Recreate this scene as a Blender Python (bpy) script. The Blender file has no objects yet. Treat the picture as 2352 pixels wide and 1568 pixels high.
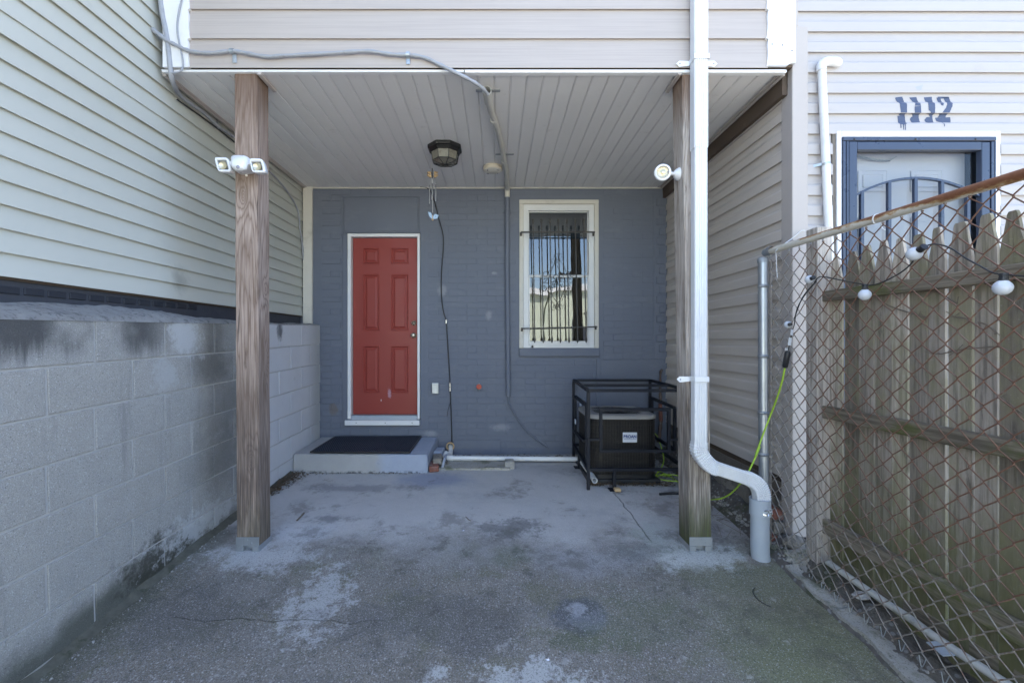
import bpy, bmesh, math, random
from mathutils import Vector, Matrix, noise
random.seed(7)
R = math.radians
scn = bpy.context.scene
COL = scn.collection
# ---------------------------------------------------------------- camera, sky, sun, exposure
cam_d = bpy.data.cameras.new('camera'); cam = bpy.data.objects.new('camera', cam_d); COL.objects.link(cam)
cam.location = (0, 0, 1.40); cam.rotation_euler = (R(90), 0, 0)
cam_d.lens = 15.08; cam_d.sensor_width = 36; cam_d.shift_x = 0.0153; cam_d.clip_start = 0.05; cam_d.clip_end = 500
scn.camera = cam
SUN_EL, SUN_ROT = 60, 10
world = bpy.data.worlds.new('World'); scn.world = world; world.use_nodes = True
wn = world.node_tree; bg = wn.nodes['Background']
sky = wn.nodes.new('ShaderNodeTexSky'); sky.sky_type = 'NISHITA'; sky.sun_disc = False
sky.sun_elevation = R(SUN_EL); sky.sun_rotation = R(SUN_ROT); sky.air_density = 1.0; sky.dust_density = 2.0; sky.ozone_density = 1.9
wn.links.new(sky.outputs[0], bg.inputs[0]); bg.inputs[1].default_value = 0.15
sd = bpy.data.lights.new('sun', 'SUN'); sun = bpy.data.objects.new('sun', sd); COL.objects.link(sun)
sd.energy = 4.5; sd.angle = R(0.5); sd.color = (1.0, 0.95, 0.87)
sv = Vector((math.sin(R(SUN_ROT)) * math.cos(R(SUN_EL)), math.cos(R(SUN_ROT)) * math.cos(R(SUN_EL)), math.sin(R(SUN_EL))))
sun.rotation_euler = sv.to_track_quat('Z', 'Y').to_euler()
scn.view_settings.view_transform = 'Standard'; scn.view_settings.look = 'None'
scn.view_settings.exposure = 2.5; scn.view_settings.gamma = 1; scn.view_settings.use_curve_mapping = False
scn.cycles.max_bounces = 8; scn.cycles.diffuse_bounces = 5; scn.cycles.glossy_bounces = 4; scn.cycles.transmission_bounces = 6

# ---------------------------------------------------------------- measuring helpers
F = 985.0
def P(px, py, Y):
    return Vector(((px - 1140) / F * Y, Y, 1.40 - (py - 784) / F * Y))
def PX(px, py, X):
    Y = X * F / (px - 1140)
    return Vector((X, Y, 1.40 - (py - 784) / F * Y))
def zm(ox, oy, s):
    return lambda x, y: ((ox + x / s) * .9408, (oy + y / s) * .9408)
def gz(Y):
    pts = [(-30, -.2), (0, -.16), (1.3, -.12), (1.85, -.07), (2.5, .0), (2.8, .03), (3.3, .06), (4.3, .11), (5.5, .115)]
    for (a, b), (c, d) in zip(pts, pts[1:]):
        if Y <= c: return b + (d - b) * (Y - a) / (c - a)
    return pts[-1][1]
def G(px, py):
    Y = 3.
    for _ in range(30): Y = (1.4 - gz(Y)) * F / (py - 784)
    return ((px - 1140) / F * Y, Y)

# ---------------------------------------------------------------- materials
class W:
    def __init__(s, name, rough=.6, metal=0., spec=.5):
        s.m = bpy.data.materials.new(name); s.m.use_nodes = True; s.nt = s.m.node_tree
        s.b = s.nt.nodes['Principled BSDF']
        s.b.inputs['Roughness'].default_value = rough; s.b.inputs['Metallic'].default_value = metal
        s.b.inputs['Specular IOR Level'].default_value = spec
    def n(s, t): return s.nt.nodes.new('ShaderNode' + t)
    def put(s, sock, v):
        if isinstance(v, bpy.types.NodeSocket): s.nt.links.new(v, sock)
        elif isinstance(v, (tuple, list)) and len(v) == 3 and sock.type == 'RGBA': sock.default_value = (*v, 1)
        else: sock.default_value = v
    def pos(s): return s.n('NewGeometry').outputs['Position']
    def obj(s): return s.n('TexCoord').outputs['Object']
    def rnd(s): return s.n('ObjectInfo').outputs['Random']
    def map(s, v, sc=(1, 1, 1), loc=(0, 0, 0), rot=(0, 0, 0)):
        n = s.n('Mapping'); s.put(n.inputs[0], v); n.inputs[1].default_value = loc if not isinstance(loc, bpy.types.NodeSocket) else (0, 0, 0)
        n.inputs[2].default_value = rot; n.inputs[3].default_value = sc
        if isinstance(loc, bpy.types.NodeSocket): s.put(n.inputs[1], loc)
        return n.outputs[0]
    def noise(s, v, sc=5, det=4, rough=.55, dist=0.):
        n = s.n('TexNoise'); s.put(n.inputs['Vector'], v); n.inputs['Scale'].default_value = sc
        n.inputs['Detail'].default_value = det; n.inputs['Roughness'].default_value = rough; n.inputs['Distortion'].default_value = dist
        return n.outputs[0]
    def vor(s, v, sc=5, out='Distance', feat='F1'):
        n = s.n('TexVoronoi'); n.feature = feat; s.put(n.inputs['Vector'], v); n.inputs['Scale'].default_value = sc
        return n.outputs[out]
    def ma(s, op, a, b=0., c=0.):
        n = s.n('Math'); n.operation = op; s.put(n.inputs[0], a); s.put(n.inputs[1], b); s.put(n.inputs[2], c); return n.outputs[0]
    def vm(s, op, a, b=(0, 0, 0)):
        n = s.n('VectorMath'); n.operation = op; s.put(n.inputs[0], a)
        s.put(n.inputs[1], b); return n.outputs['Value' if op in ('LENGTH', 'DISTANCE', 'DOT_PRODUCT') else 0]
    def sep(s, v):
        n = s.n('SeparateXYZ'); s.put(n.inputs[0], v); return n.outputs
    def comb(s, x, y, z):
        n = s.n('CombineXYZ')
        for i, q in enumerate((x, y, z)): s.put(n.inputs[i], q)
        return n.outputs[0]
    def ss(s, v, a, b, lo=0., hi=1.):
        n = s.n('MapRange'); n.interpolation_type = 'SMOOTHSTEP'
        if a > b: a, b, lo, hi = b, a, hi, lo
        s.put(n.inputs[0], v); n.inputs[1].default_value = a; n.inputs[2].default_value = b; n.inputs[3].default_value = lo; n.inputs[4].default_value = hi
        return n.outputs[0]
    def mix(s, f, a, b, mode='MIX'):
        n = s.n('Mix'); n.data_type = 'RGBA'; n.blend_type = mode; n.clamp_factor = True
        s.put(n.inputs[0], f); s.put(n.inputs[6], a); s.put(n.inputs[7], b); return n.outputs[2]
    def ramp(s, f, stops):
        n = s.n('ValToRGB'); s.put(n.inputs[0], f); e = n.color_ramp.elements
        while len(e) < len(stops): e.new(.5)
        for q, (p, c) in zip(e, stops): q.position = p; q.color = (*c, 1)
        return n.outputs[0]
    def bump(s, h, st=.3, dist=.01, prev=None):
        n = s.n('Bump'); s.put(n.inputs['Height'], h); n.inputs['Strength'].default_value = st; n.inputs['Distance'].default_value = dist
        if prev is not None: s.put(n.inputs['Normal'], prev)
        return n.outputs[0]
    def fin(s, col=None, rough=None, nrm=None, metal=None):
        if col is not None: s.put(s.b.inputs['Base Color'], col)
        if rough is not None: s.put(s.b.inputs['Roughness'], rough)
        if nrm is not None: s.put(s.b.inputs['Normal'], nrm)
        if metal is not None: s.put(s.b.inputs['Metallic'], metal)
        return s.m
    def blob(s, p, c, rad, edge=.35, ns=6., na=.5):
        # a soft patch round world point c, its outline broken up by noise
        d = s.vm('LENGTH', s.vm('DIVIDE', s.vm('SUBTRACT', p, (c[0], c[1], c[2])), (rad[0], rad[1], rad[2])))
        n1 = s.noise(p, ns * .45, 7, .72); n2 = s.noise(p, ns * 3.2, 5, .75)
        d = s.ma('ADD', d, s.ma('MULTIPLY', s.ma('SUBTRACT', n1, .5), na * 5.5))
        d = s.ma('ADD', d, s.ma('MULTIPLY', s.ma('SUBTRACT', n2, .5), na * 2.6))
        return s.ss(d, 1.02 + edge * .7, .82 - edge * .7)

def plain(name, col, rough=.5, metal=0., var=.12, sc=8., dirt=None, bump=.0, spec=.5, bsc=120.):
    w = W(name, rough, metal, spec); p = w.pos()
    n = w.noise(p, sc, 5, .6)
    c = w.mix(n, tuple(q * (1 - var) for q in col), tuple(min(1, q * (1 + var)) for q in col))
    if dirt:
        c = w.mix(w.ma('MULTIPLY', w.ss(w.noise(p, sc * .45, 7, .7), .52, .75), dirt[3] if len(dirt) > 3 else .6), c, dirt[:3])
    nr = w.bump(w.noise(p, bsc, 3), bump, .002) if bump else None
    return w.fin(c, w.ss(n, .2, .8, max(.02, rough - .07), min(1, rough + .08)), nr)

MT = {}
def mats():
    # left neighbour's sage vinyl
    w = W('sage_vinyl', .42, spec=.4); p = w.pos(); x, y, z = w.sep(p)
    n = w.noise(w.map(p, (1, .35, 1)), 1.6, 4, .6)
    c = w.mix(n, (.47, .475, .425), (.545, .55, .50))
    c = w.mix(w.ma('MULTIPLY', w.ss(w.noise(p, 3.3, 8, .7), .56, .8), .28), c, (.30, .33, .29))
    c = w.mix(w.ma('MULTIPLY', w.blob(p, (-2.2, 3.0, 1.83), (.2, .07, .08), .9, 9, .5), .4), c, (.12, .12, .11))
    h = w.noise(w.map(p, (1, .25, 1)), 3.0, 2)
    h2 = w.noise(w.map(p, (1, .1, 5)), 40, 3)
    MT['sage'] = w.fin(c, .45, w.bump(h2, .08, .001, w.bump(h, .35, .012)))
    # beige siding (front fascia, wood grained) and beige side / facade
    def beige(key, a, b, grain, along):
        w = W(key, .5, spec=.35); p = w.pos()
        n = w.noise(p, 1.1, 4, .6)
        c = w.mix(n, a, b)
        sc = (.05, 1, 3.2) if along == 'x' else (1, .05, 3.2)
        g = w.noise(w.map(p, sc), 34, 5, .6)
        c = w.mix(w.ma('MULTIPLY', w.ss(g, .35, .7), grain), c, tuple(q * .75 for q in a))
        c = w.mix(w.ma('MULTIPLY', w.ss(w.noise(p, 2.7, 9, .72), .57, .8), .3), c, (.30, .25, .21))
        sc2 = w.vor(w.map(p, (3, 3, 9)), 3.1)
        c = w.mix(w.ss(sc2, .022, .008, 0, .35), c, (.16, .14, .12))
        MT[key] = w.fin(c, .5, w.bump(g, .25, .0012, w.bump(w.noise(w.map(p, (.3, .3, 1)), 4, 2), .2, .008)))
    beige('beige_fascia', (.40, .35, .32), (.45, .40, .37), .35, 'x')
    beige('beige_facade', (.41, .38, .37), (.46, .43, .42), .1, 'x')
    beige('beige_side', (.52, .47, .42), (.60, .54, .49), .1, 'y')
    beige('beige_trim', (.40, .36, .335), (.46, .415, .39), .05, 'y')
    # soffit
    w = W('soffit_vinyl', .5, spec=.35); p = w.pos()
    c = w.mix(w.noise(p, 2.2, 5, .6), (.66, .65, .645), (.74, .73, .725))
    c = w.mix(w.ma('MULTIPLY', w.ss(w.noise(p, 6, 9, .75), .58, .8), .45), c, (.2, .19, .17))
    c = w.mix(w.ma('MULTIPLY', w.rnd(), .16), c, (.50, .49, .48))
    c = w.mix(w.ss(w.vor(p, 7.5), .03, .012, 0, .8), c, (.09, .08, .07))
    MT['soffit'] = w.fin(c, .5, w.bump(w.noise(w.map(p, (1, .2, 1)), 6, 3), .25, .006))
    # painted brick
    def paint(key, k, pos=True):
        w = W(key, .62, spec=.35); p = w.pos(); x, y, z = w.sep(p)
        n = w.noise(p, 2.4, 7, .65)
        c = w.mix(n, (.118 * k, .132 * k, .168 * k), (.152 * k, .168 * k, .212 * k))
        c = w.mix(w.ma('MULTIPLY', w.ss(w.noise(w.map(p, (1, 1, 2.5)), 3.2, 8, .7), .52, .78), .5), c, (.20, .215, .245))
        c = w.mix(w.ma('MULTIPLY', w.rnd(), .12), c, (.10, .115, .15))
        # worn pale scuffs, more of them low on the wall
        low = w.ss(z, 1.9, .3)
        sp = w.ss(w.noise(w.map(p, (1, 1, 2.2)), 26, 8, .75), .70, .76)
        c = w.mix(w.ma('MULTIPLY', sp, w.ma('MULTIPLY_ADD', low, .55, .08)), c, (.42, .43, .46))
        for (q, r_) in (((-.62, 4.9, 1.98), (.05, .2, .06)), ((-.09, 4.9, 1.7), (.035, .2, .05)), ((.04, 4.9, .42), (.1, .2, .04)), ((-.75, 4.9, .35), (.07, .2, .035)), ((-.02, 4.9, 2.18), (.03, .2, .018))):
            c = w.mix(w.ma('MULTIPLY', w.blob(p, q, r_, .6, 30, .3), .45), c, (.34, .35, .37))
        c = w.mix(w.ma('MULTIPLY', w.blob(p, (-1.86, 4.9, .62), (.055, .2, .06), .3, 25, .4), .8), c, (.15, .13, .12))
        dk = w.ss(w.noise(w.map(p, (1, 1, 4)), 11, 9, .8), .66, .72)
        c = w.mix(w.ma('MULTIPLY', dk, .45), c, (.035, .04, .055))
        h = w.noise(p, 38, 6, .65); h2 = w.noise(w.map(p, (1, 1, 2)), 9, 4)
        MT[key] = w.fin(c, w.ss(n, .3, .7, .5, .72), w.bump(h, .5, .004, w.bump(h2, .35, .012)))
    paint('brick_paint', 1.0); paint('parge_paint', 1.02)
    # grey block
    w = W('block', .92, spec=.2); p = w.pos(); x, y, z = w.sep(p)
    fine = w.noise(p, 150, 3, .75); mid = w.noise(p, 5, 8, .72)
    c = w.mix(mid, (.30, .295, .28), (.45, .445, .425))
    c = w.mix(w.ma('MULTIPLY', w.rnd(), .16), c, (.37, .34, .285))
    c = w.mix(w.ss(fine, .45, .60, 0, .6), c, (.13, .13, .13))
    c = w.mix(w.ss(w.noise(p, 150, 2), .56, .66, 0, .6), c, (.62, .62, .62))
    c = w.mix(w.ss(w.vor(p, 48), .16, .06, 0, .7), c, (.09, .088, .085))
    c = w.mix(w.ss(w.noise(w.map(p, (1, 5, .6)), 1.5, 7, .7), .54, .7, 0, .4), c, (.17, .17, .165))
    c = w.mix(w.ma('MULTIPLY', w.ss(w.noise(p, 2.4, 8, .72), .53, .72), .5), c, (.40, .405, .41))
    topz = w.ma('SUBTRACT', z, w.ma('MULTIPLY_ADD', y, .0285, 1.45))   # 0 at the top edge, negative below
    st = w.ma('ADD', topz, w.ma('MULTIPLY', w.noise(w.map(p, (1, 9, 1.2)), 1.0, 8, .7), .42))
    st = w.ma('MULTIPLY', w.ss(st, -.02, .14), w.ma('MULTIPLY', w.ss(y, 2.75, 2.4), w.ss(w.noise(p, 2.1, 3), .3, .55)))
    c = w.mix(w.ma('MULTIPLY', st, .85), c, (.05, .05, .053))
    for (q, r_, a_) in (((-2, 3.0, 1.22), (.3, .2, .13), .55), ((-2, 3.05, 1.45), (.3, .1, .12), .45), ((-2, 3.2, .95), (.3, .28, .25), .4), ((-2, 3.15, .55), (.3, .3, .2), .45)):
        c = w.mix(w.ma('MULTIPLY', w.blob(p, q, r_, .8, 5, .35), a_), c, (.085, .085, .085))
    c = w.mix(w.ma('MULTIPLY', w.blob(p, (-2, 2.78, 1.42), (.3, .12, .12), .5, 14, .7), .8), c, (.48, .49, .5))
    c = w.mix(w.ma('MULTIPLY', w.blob(p, (-2, 2.62, 1.2), (.3, .09, .1), .5, 20, .7), .7), c, (.42, .43, .44))
    low = w.ma('ADD', z, w.ma('MULTIPLY', w.noise(p, 3.2, 8, .7), -.34))
    mold = w.ss(low, .0, -.15)
    c = w.mix(w.ma('MULTIPLY', mold, .75), c, (.05, .055, .04))
    c = w.mix(w.ma('MULTIPLY', w.blob(p, (-2, 2.6, .1), (.3, .3, .12), .6, 9, .7), .85), c, (.045, .045, .035))
    c = w.mix(w.ma('MULTIPLY', w.blob(p, (-2, 2.95, .17), (.3, .35, .1), .6, 22, .9), .7), c, (.5, .51, .52))
    pt = w.ss(y, 3.35, 3.5)
    pc = w.mix(w.noise(p, 5, 6, .7), (.52, .525, .55), (.62, .625, .65))
    pc = w.mix(w.ma('MULTIPLY', w.ss(w.noise(p, 9, 8, .75), .6, .75), .5), pc, (.22, .22, .22))
    pc = w.mix(w.ss(y, 4.5, 4.85, 0, .45), pc, (.25, .235, .2))
    c = w.mix(pt, c, pc)
    c = w.mix(w.ma('MULTIPLY', w.blob(p, (-2, 3.98, 1.5), (.3, .05, .09), .6, 10, .5), .8), c, (.05, .05, .06))
    bs = w.bump(fine, .8, .006, w.bump(w.noise(p, 60, 5, .7), .4, .006))
    MT['block'] = w.fin(c, .92, bs)
    w = W('mortar', .95, spec=.15); p = w.pos(); y = w.sep(p)[1]
    c = w.mix(w.noise(p, 14, 8, .7), (.38, .375, .365), (.56, .55, .54))
    c = w.mix(w.ss(w.noise(p, 5, 8, .75), .54, .68, 0, .6), c, (.2, .2, .195))
    MT['mortar'] = w.fin(c, .95, w.bump(w.noise(p, 45, 6, .75), .8, .012))
    w = W('mortar_cap', .95, spec=.15); p = w.pos()
    c = w.mix(w.noise(p, 9, 8, .75), (.17, .165, .16), (.58, .57, .56))
    c = w.mix(w.ss(w.noise(p, 26, 8, .75), .5, .65, 0, .7), c, (.10, .10, .105))
    MT['cap'] = w.fin(c, .95, w.bump(w.noise(p, 30, 8, .8), 1.0, .03))
    # patio concrete
    w = W('patio_concrete', .85, spec=.25); p = w.pos(); x, y, z = w.sep(p)
    big = w.noise(p, 1.3, 7, .65); mid = w.noise(p, 5, 8, .72); fine = w.noise(p, 95, 5, .8); grit = w.noise(p, 330, 2, .6)
    lightc = w.mix(mid, (.37, .355, .345), (.54, .52, .505))
    lightc = w.mix(w.ma('MULTIPLY', w.ss(big, .5, .7), .55), lightc, (.24, .24, .25))
    darkc = w.mix(mid, (.105, .092, .076), (.31, .28, .235))
    darkc = w.mix(w.ss(big, .46, .66, 0, .45), darkc, (.24, .23, .22))
    agg = w.vor(p, 80, 'Color'); agd = w.vor(p, 80)
    ag = w.ma('MULTIPLY', w.ss(w.sep(agg)[0], .72, .9), w.ss(agd, .5, .2))
    darkc = w.mix(w.ma('MULTIPLY', ag, .8), darkc, (.50, .48, .46))
    darkc = w.mix(w.ss(fine, .50, .62, 0, .75), darkc, (.05, .05, .053))
    darkc = w.mix(w.ss(w.noise(p, 190, 3, .7), .54, .64, 0, .65), darkc, (.42, .42, .43))
    sel = w.ma('ADD', y, w.ma('MULTIPLY', w.ma('SUBTRACT', w.noise(p, 1.9, 8, .7), .5), 1.5))
    gr_ = w.ss(w.noise(p, 2.4, 8, .75), .50, .60)
    darkc = w.mix(w.ma('MULTIPLY', gr_, .6), darkc, w.mix(fine, (.062, .062, .036), (.25, .24, .165)))
    c = w.mix(w.ss(sel, 2.55, 3.25), darkc, lightc)
    # moss on the right and along the left wall
    mo = w.ma('ADD', w.ma('MULTIPLY', x, .9), w.ma('MULTIPLY', w.ma('SUBTRACT', w.noise(p, 2.6, 8, .72), .5), 1.9))
    mo = w.ma('MULTIPLY', w.ss(mo, .75, 1.75), w.ss(y, 3.0, 2.6))
    c = w.mix(w.ma('MULTIPLY', mo, .7), c, w.mix(mid, (.11, .115, .05), (.32, .31, .19)))
    le = w.ma('ADD', x, w.ma('MULTIPLY', w.noise(p, 4, 7, .7), .45))
    c = w.mix(w.ma('MULTIPLY', w.ss(le, -1.52, -1.82), w.ma('MULTIPLY', w.ss(y, 3.4, 2.9), .8)), c, w.mix(mid, (.05, .055, .03), (.12, .125, .09)))
    def sp(px, py, rx, ry, col, amt, ns=14, na=.8, edge=.5):
        nonlocal c
        gx, gy = G(px, py); gx2, _ = G(px + rx, py); _, gy2 = G(px, py - ry)
        b_ = w.blob(p, (gx, gy, gz(gy)), (abs(gx2 - gx), abs(gy2 - gy), 1), edge, ns, na)
        c = w.mix(w.ma('MULTIPLY', b_, amt), c, col)
    wh = (.44, .44, .44)
    sp(600, 1275, 115, 28, wh, .95, 16, .7); sp(690, 1222, 80, 24, (.50, .50, .51), .85, 9, .35)
    sp(1585, 1278, 125, 28, (.50, .51, .49), .95, 18, .6); sp(1500, 1235, 45, 30, (.36, .38, .34), .7, 12, .8); sp(1530, 1215, 60, 34, (.38, .39, .385), .6, 10, .6)
    sp(735, 1375, 62, 66, (.42, .42, .42), .85, 26, 1.0, .3); sp(1190, 1550, 140, 28, (.46, .46, .45), .9, 16, 1.1, .3)
    sp(1340, 1285, 130, 34, (.33, .33, .345), .55, 7, .5); sp(1050, 1270, 170, 34, (.27, .265, .26), .35, 8, .8)
    sp(1000, 1100, 80, 17, (.24, .27, .36), .7, 5, .25); sp(1180, 1212, 60, 22, (.10, .10, .10), .6, 14, 1.0)
    sp(820, 1120, 110, 9, (.15, .15, .16), .5, 7, .6); sp(760, 1190, 60, 9, (.14, .145, .155), .6, 8, .8); sp(1175, 1270, 40, 25, (.13, .145, .10), .5, 12, 1.0)
    sp(1460, 1270, 60, 22, (.10, .105, .10), .5, 9, .8); sp(1330, 1412, 66, 42, (.10, .105, .12), .8, 14, .25, .12); sp(1325, 1398, 26, 16, (.42, .43, .45), .7, 22, .45, .2)
    sp(1350, 1425, 50, 26, (.24, .25, .27), .5, 22, 1.1, .3); sp(1330, 1470, 100, 24, (.07, .09, .035), .5, 9, .9); sp(990, 1420, 250, 60, (.085, .085, .09), .45, 6, .7)
    sp(1500, 1420, 140, 70, (.13, .15, .09), .4, 5, .8); sp(440, 1420, 160, 60, (.08, .082, .085), .4, 5, .7); sp(1800, 1480, 170, 90, (.16, .19, .09), .4, 4, .5); sp(1700, 1330, 140, 35, (.15, .16, .10), .5, 6, .7)
    sp(1740, 1285, 30, 15, (.21, .185, .165), .7, 8, .5); sp(1560, 1160, 50, 45, (.28, .26, .26), .5, 6, .6)
    wig = w.ma('MULTIPLY', w.ma('SUBTRACT', w.noise(w.comb(x, 0., 0.), 3.2, 6, .6), .5), .16)
    cr = w.ma('ABSOLUTE', w.ma('SUBTRACT', w.ma('ADD', y, wig), 2.21))
    cr = w.ma('MULTIPLY', w.ss(cr, .004, .001), w.ma('MULTIPLY', w.ss(x, -1.75, -1.6), w.ss(x, -.45, -.7)))
    a1 = G(1415, 1135); a2 = G(1505, 1255)
    sl = (a2[0] - a1[0]) / (a2[1] - a1[1])
    wig2 = w.ma('MULTIPLY', w.ma('SUBTRACT', w.noise(w.comb(y, 0., 0.), 5, 5, .6), .5), .1)
    cr2 = w.ma('ABSOLUTE', w.ma('SUBTRACT', w.ma('ADD', x, wig2), w.ma('MULTIPLY_ADD', y, sl, a1[0] - sl * a1[1])))
    cr2 = w.ma('MULTIPLY', w.ss(cr2, .006, .001), w.ma('MULTIPLY', w.ss(y, 2.9, 3.0), w.ss(y, 3.85, 3.7)))
    ck = w.ma('MAXIMUM', cr, cr2)
    c = w.mix(w.ma('MULTIPLY', ck, .5), c, (.06, .065, .05))
    spk = w.ma('MULTIPLY_ADD', w.ss(y, 3.3, 2.6), .58, .12)
    c = w.mix(w.ma('MULTIPLY', w.ss(w.noise(p, 120, 4, .8), .50, .66), spk), c, (.04, .042, .038))
    c = w.mix(w.ma('MULTIPLY', w.ss(w.noise(w.map(p, (1, 1, 1), (5, 3, 1)), 150, 3, .75), .57, .66), spk), c, (.50, .50, .50))
    c = w.mix(w.ss(w.noise(p, 2.1, 9, .78), .52, .62, 0, .45), c, (.105, .095, .08))
    c = w.mix(w.ma('MULTIPLY', w.ss(w.noise(w.map(p, (1, 1, 1), (9, 2, 0)), 5.5, 9, .8), .55, .64), w.ss(y, 3.4, 2.9, 0, .5)), c, (.07, .068, .058))
    c = w.mix(w.ma('MULTIPLY', w.ss(w.noise(w.map(p, (1, 1, 1), (3, 8, 0)), 7.5, 9, .8), .60, .66), w.ss(y, 4.2, 2.5, 0, .45)), c, (.46, .455, .44))
    hb = w.ma('ADD', w.ma('MULTIPLY', fine, w.ss(sel, 3.3, 2.5, .25, 1)), w.ma('MULTIPLY', ag, .3))
    hb = w.ma('SUBTRACT', hb, w.ma('MULTIPLY', ck, 1.5))
    MT['patio'] = w.fin(c, w.ss(mid, .3, .7, .75, .95), w.bump(hb, .9, .007, w.bump(mid, .4, .02)))
    # dirt / rubble strip
    w = W('dirt_and_rubble', .95, spec=.15); p = w.pos(); x = w.sep(p)[0]
    v = w.vor(p, 42); vc = w.vor(p, 42, 'Color')
    c = w.mix(w.noise(p, 12, 8, .75), (.09, .08, .07), (.27, .245, .22))
    c = w.mix(w.ma('MULTIPLY', w.ss(w.sep(vc)[0], .6, .8), w.ss(v, .55, .3)), c, (.33, .32, .31))
    c = w.mix(w.ss(w.noise(p, 4, 6), .52, .65, 0, .6), c, (.07, .085, .03))
    MT['dirt'] = w.fin(c, .95, w.bump(w.noise(p, 50, 8, .8), 1, .02, w.bump(v, .5, .012)))
    w = W('curb_concrete', .92, spec=.2); p = w.pos()
    c = w.mix(w.noise(p, 9, 8, .75), (.28, .265, .24), (.55, .525, .48))
    c = w.mix(w.ss(w.noise(p, 4.5, 7, .7), .48, .62, 0, .7), c, (.11, .12, .055))
    c = w.mix(w.ss(w.noise(p, 140, 3), .55, .7, 0, .6), c, (.06, .06, .055))
    MT['curb'] = w.fin(c, .92, w.bump(w.noise(p, 60, 8, .8), .9, .012))
    MT['parge'] = None
    w = W('stone_parge', .95, spec=.15); p = w.pos()
    c = w.mix(w.noise(p, 5, 8, .7), (.27, .245, .21), (.40, .365, .32))
    c = w.mix(w.ss(w.noise(p, 8, 9, .8), .5, .62, 0, .8), c, (.09, .085, .075))
    MT['parge'] = w.fin(c, .95, w.bump(w.noise(p, 18, 9, .8), 1, .035))
    # weathered post timber: growth rings cut by the flat faces
    def timber(key, ca, cb, cd, moss, topw, kx):
        w = W(key, .78, spec=.25); o = w.obj(); x, y, z = w.sep(o)
        q = w.map(o, (1, 1, .06))
        wob = w.ma('MULTIPLY', w.ma('SUBTRACT', w.noise(q, 7, 4, .55), .5), .13)
        cx = w.ma('ADD', w.ma('MULTIPLY', w.ma('SINE', w.ma('MULTIPLY', z, 1.9)), .03), kx)
        rr = w.ma('SQRT', w.ma('ADD', w.ma('POWER', w.ma('SUBTRACT', x, cx), 2.), w.ma('POWER', w.ma('ADD', w.ma('SUBTRACT', y, .05), w.ma('MULTIPLY', w.ma('SINE', w.ma('MULTIPLY', z, 1.3)), .05)), 2.)))
        rr = w.ma('ADD', rr, wob)
        for kz, ky, kk in ((.62, -.075, .02), (1.27, .04, .074), (2.35, -.075, -.03), (1.75, .02, .074)):
            dk = w.vm('LENGTH', w.vm('MULTIPLY', w.vm('SUBTRACT', o, (kk, ky, kz)), (1.0, 1.0, .38)))
            rr = w.ma('ADD', rr, w.ma('MULTIPLY', w.ma('EXPONENT', w.ma('MULTIPLY', dk, -38.)), .085))
        ring = w.ma('ABSOLUTE', w.ma('SINE', w.ma('MULTIPLY', rr, 210.)))
        ring = w.ma('MULTIPLY', ring, w.ss(w.noise(w.map(o, (1, 1, .12)), 9, 4), .3, .6, .55, 1))
        fib = w.noise(w.map(o, (1, 1, .02)), 160, 4, .65)
        broad = w.noise(w.map(o, (1, 1, .22)), 9, 5, .6)
        c = w.mix(w.ma('MULTIPLY', w.ma('POWER', ring, .6), w.ss(w.noise(w.map(o, (1, 1, .3)), 5, 4), .3, .65, .35, 1)), ca, cb)
        c = w.mix(w.ss(fib, .45, .65, 0, .55), c, cd)
        c = w.mix(w.ma('MULTIPLY', w.ss(broad, .5, .7), .6), c, (.14, .095, .065))
        c = w.mix(w.ss(w.noise(w.map(o, (1, 1, .1)), 16, 6, .7), .62, .7, 0, .7), c, (.05, .035, .028))
        c = w.mix(w.ss(z, 2.75, 3.12, 0, .75), c, topw)
        lo = w.ma('ADD', z, w.ma('MULTIPLY', w.noise(w.map(o, (1, 1, .2)), 12, 5), -.5))
        c = w.mix(w.ss(lo, .22, -.15, 0, moss), c, (.085, .105, .03))
        dkl = w.ma('MULTIPLY', w.ss(z, 1.5, .6), w.ss(fib, .3, .6))
        c = w.mix(w.ma('MULTIPLY', dkl, .7), c, (.07, .06, .055))
        chk = w.ss(w.noise(w.map(o, (1, 1, .035)), 26, 3, .6), .69, .71)
        c = w.mix(w.ma('MULTIPLY', chk, .7), c, (.03, .022, .018))
        hh = w.ma('SUBTRACT', w.ma('ADD', w.ma('MULTIPLY', ring, .5), w.ma('MULTIPLY', fib, .8)), chk)
        MT[key] = w.fin(c, .78, w.bump(hh, .6, .004))
    timber('post_wood', (.20, .14, .11), (.46, .365, .31), (.13, .082, .06), .25, (.11, .062, .038), .01)
    timber('post_wood_pale', (.36, .30, .25), (.66, .60, .55), (.22, .18, .15), .95, (.15, .075, .038), .05)
    # fence timber
    def fencew(key, a, b, moss):
        w = W(key, .85, spec=.2); o = w.obj(); r_ = w.rnd()
        off = w.comb(w.ma('MULTIPLY', r_, 17.), w.ma('MULTIPLY', r_, 31.), w.ma('MULTIPLY', r_, 7.))
        q = w.vm('ADD', o, off)
        g = w.noise(w.map(q, (1, 1, .05)), 55, 5, .65); br = w.noise(w.map(q, (1, 1, .3)), 7, 5, .65)
        c = w.mix(br, a, b)
        c = w.mix(w.ss(r_, .35, .95, 0, .8), c, (.62, .54, .45)); c = w.mix(w.ss(r_, .35, .0, 0, .6), c, (.12, .10, .075))
        c = w.mix(w.ss(g, .42, .65, 0, .6), c, tuple(v * .3 for v in a))
        c = w.mix(w.ss(w.noise(w.map(q, (1, 1, .5)), 5, 7, .7), .42, .62, 0, moss), c, w.mix(g, (.14, .135, .06), (.36, .335, .20)))
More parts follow.
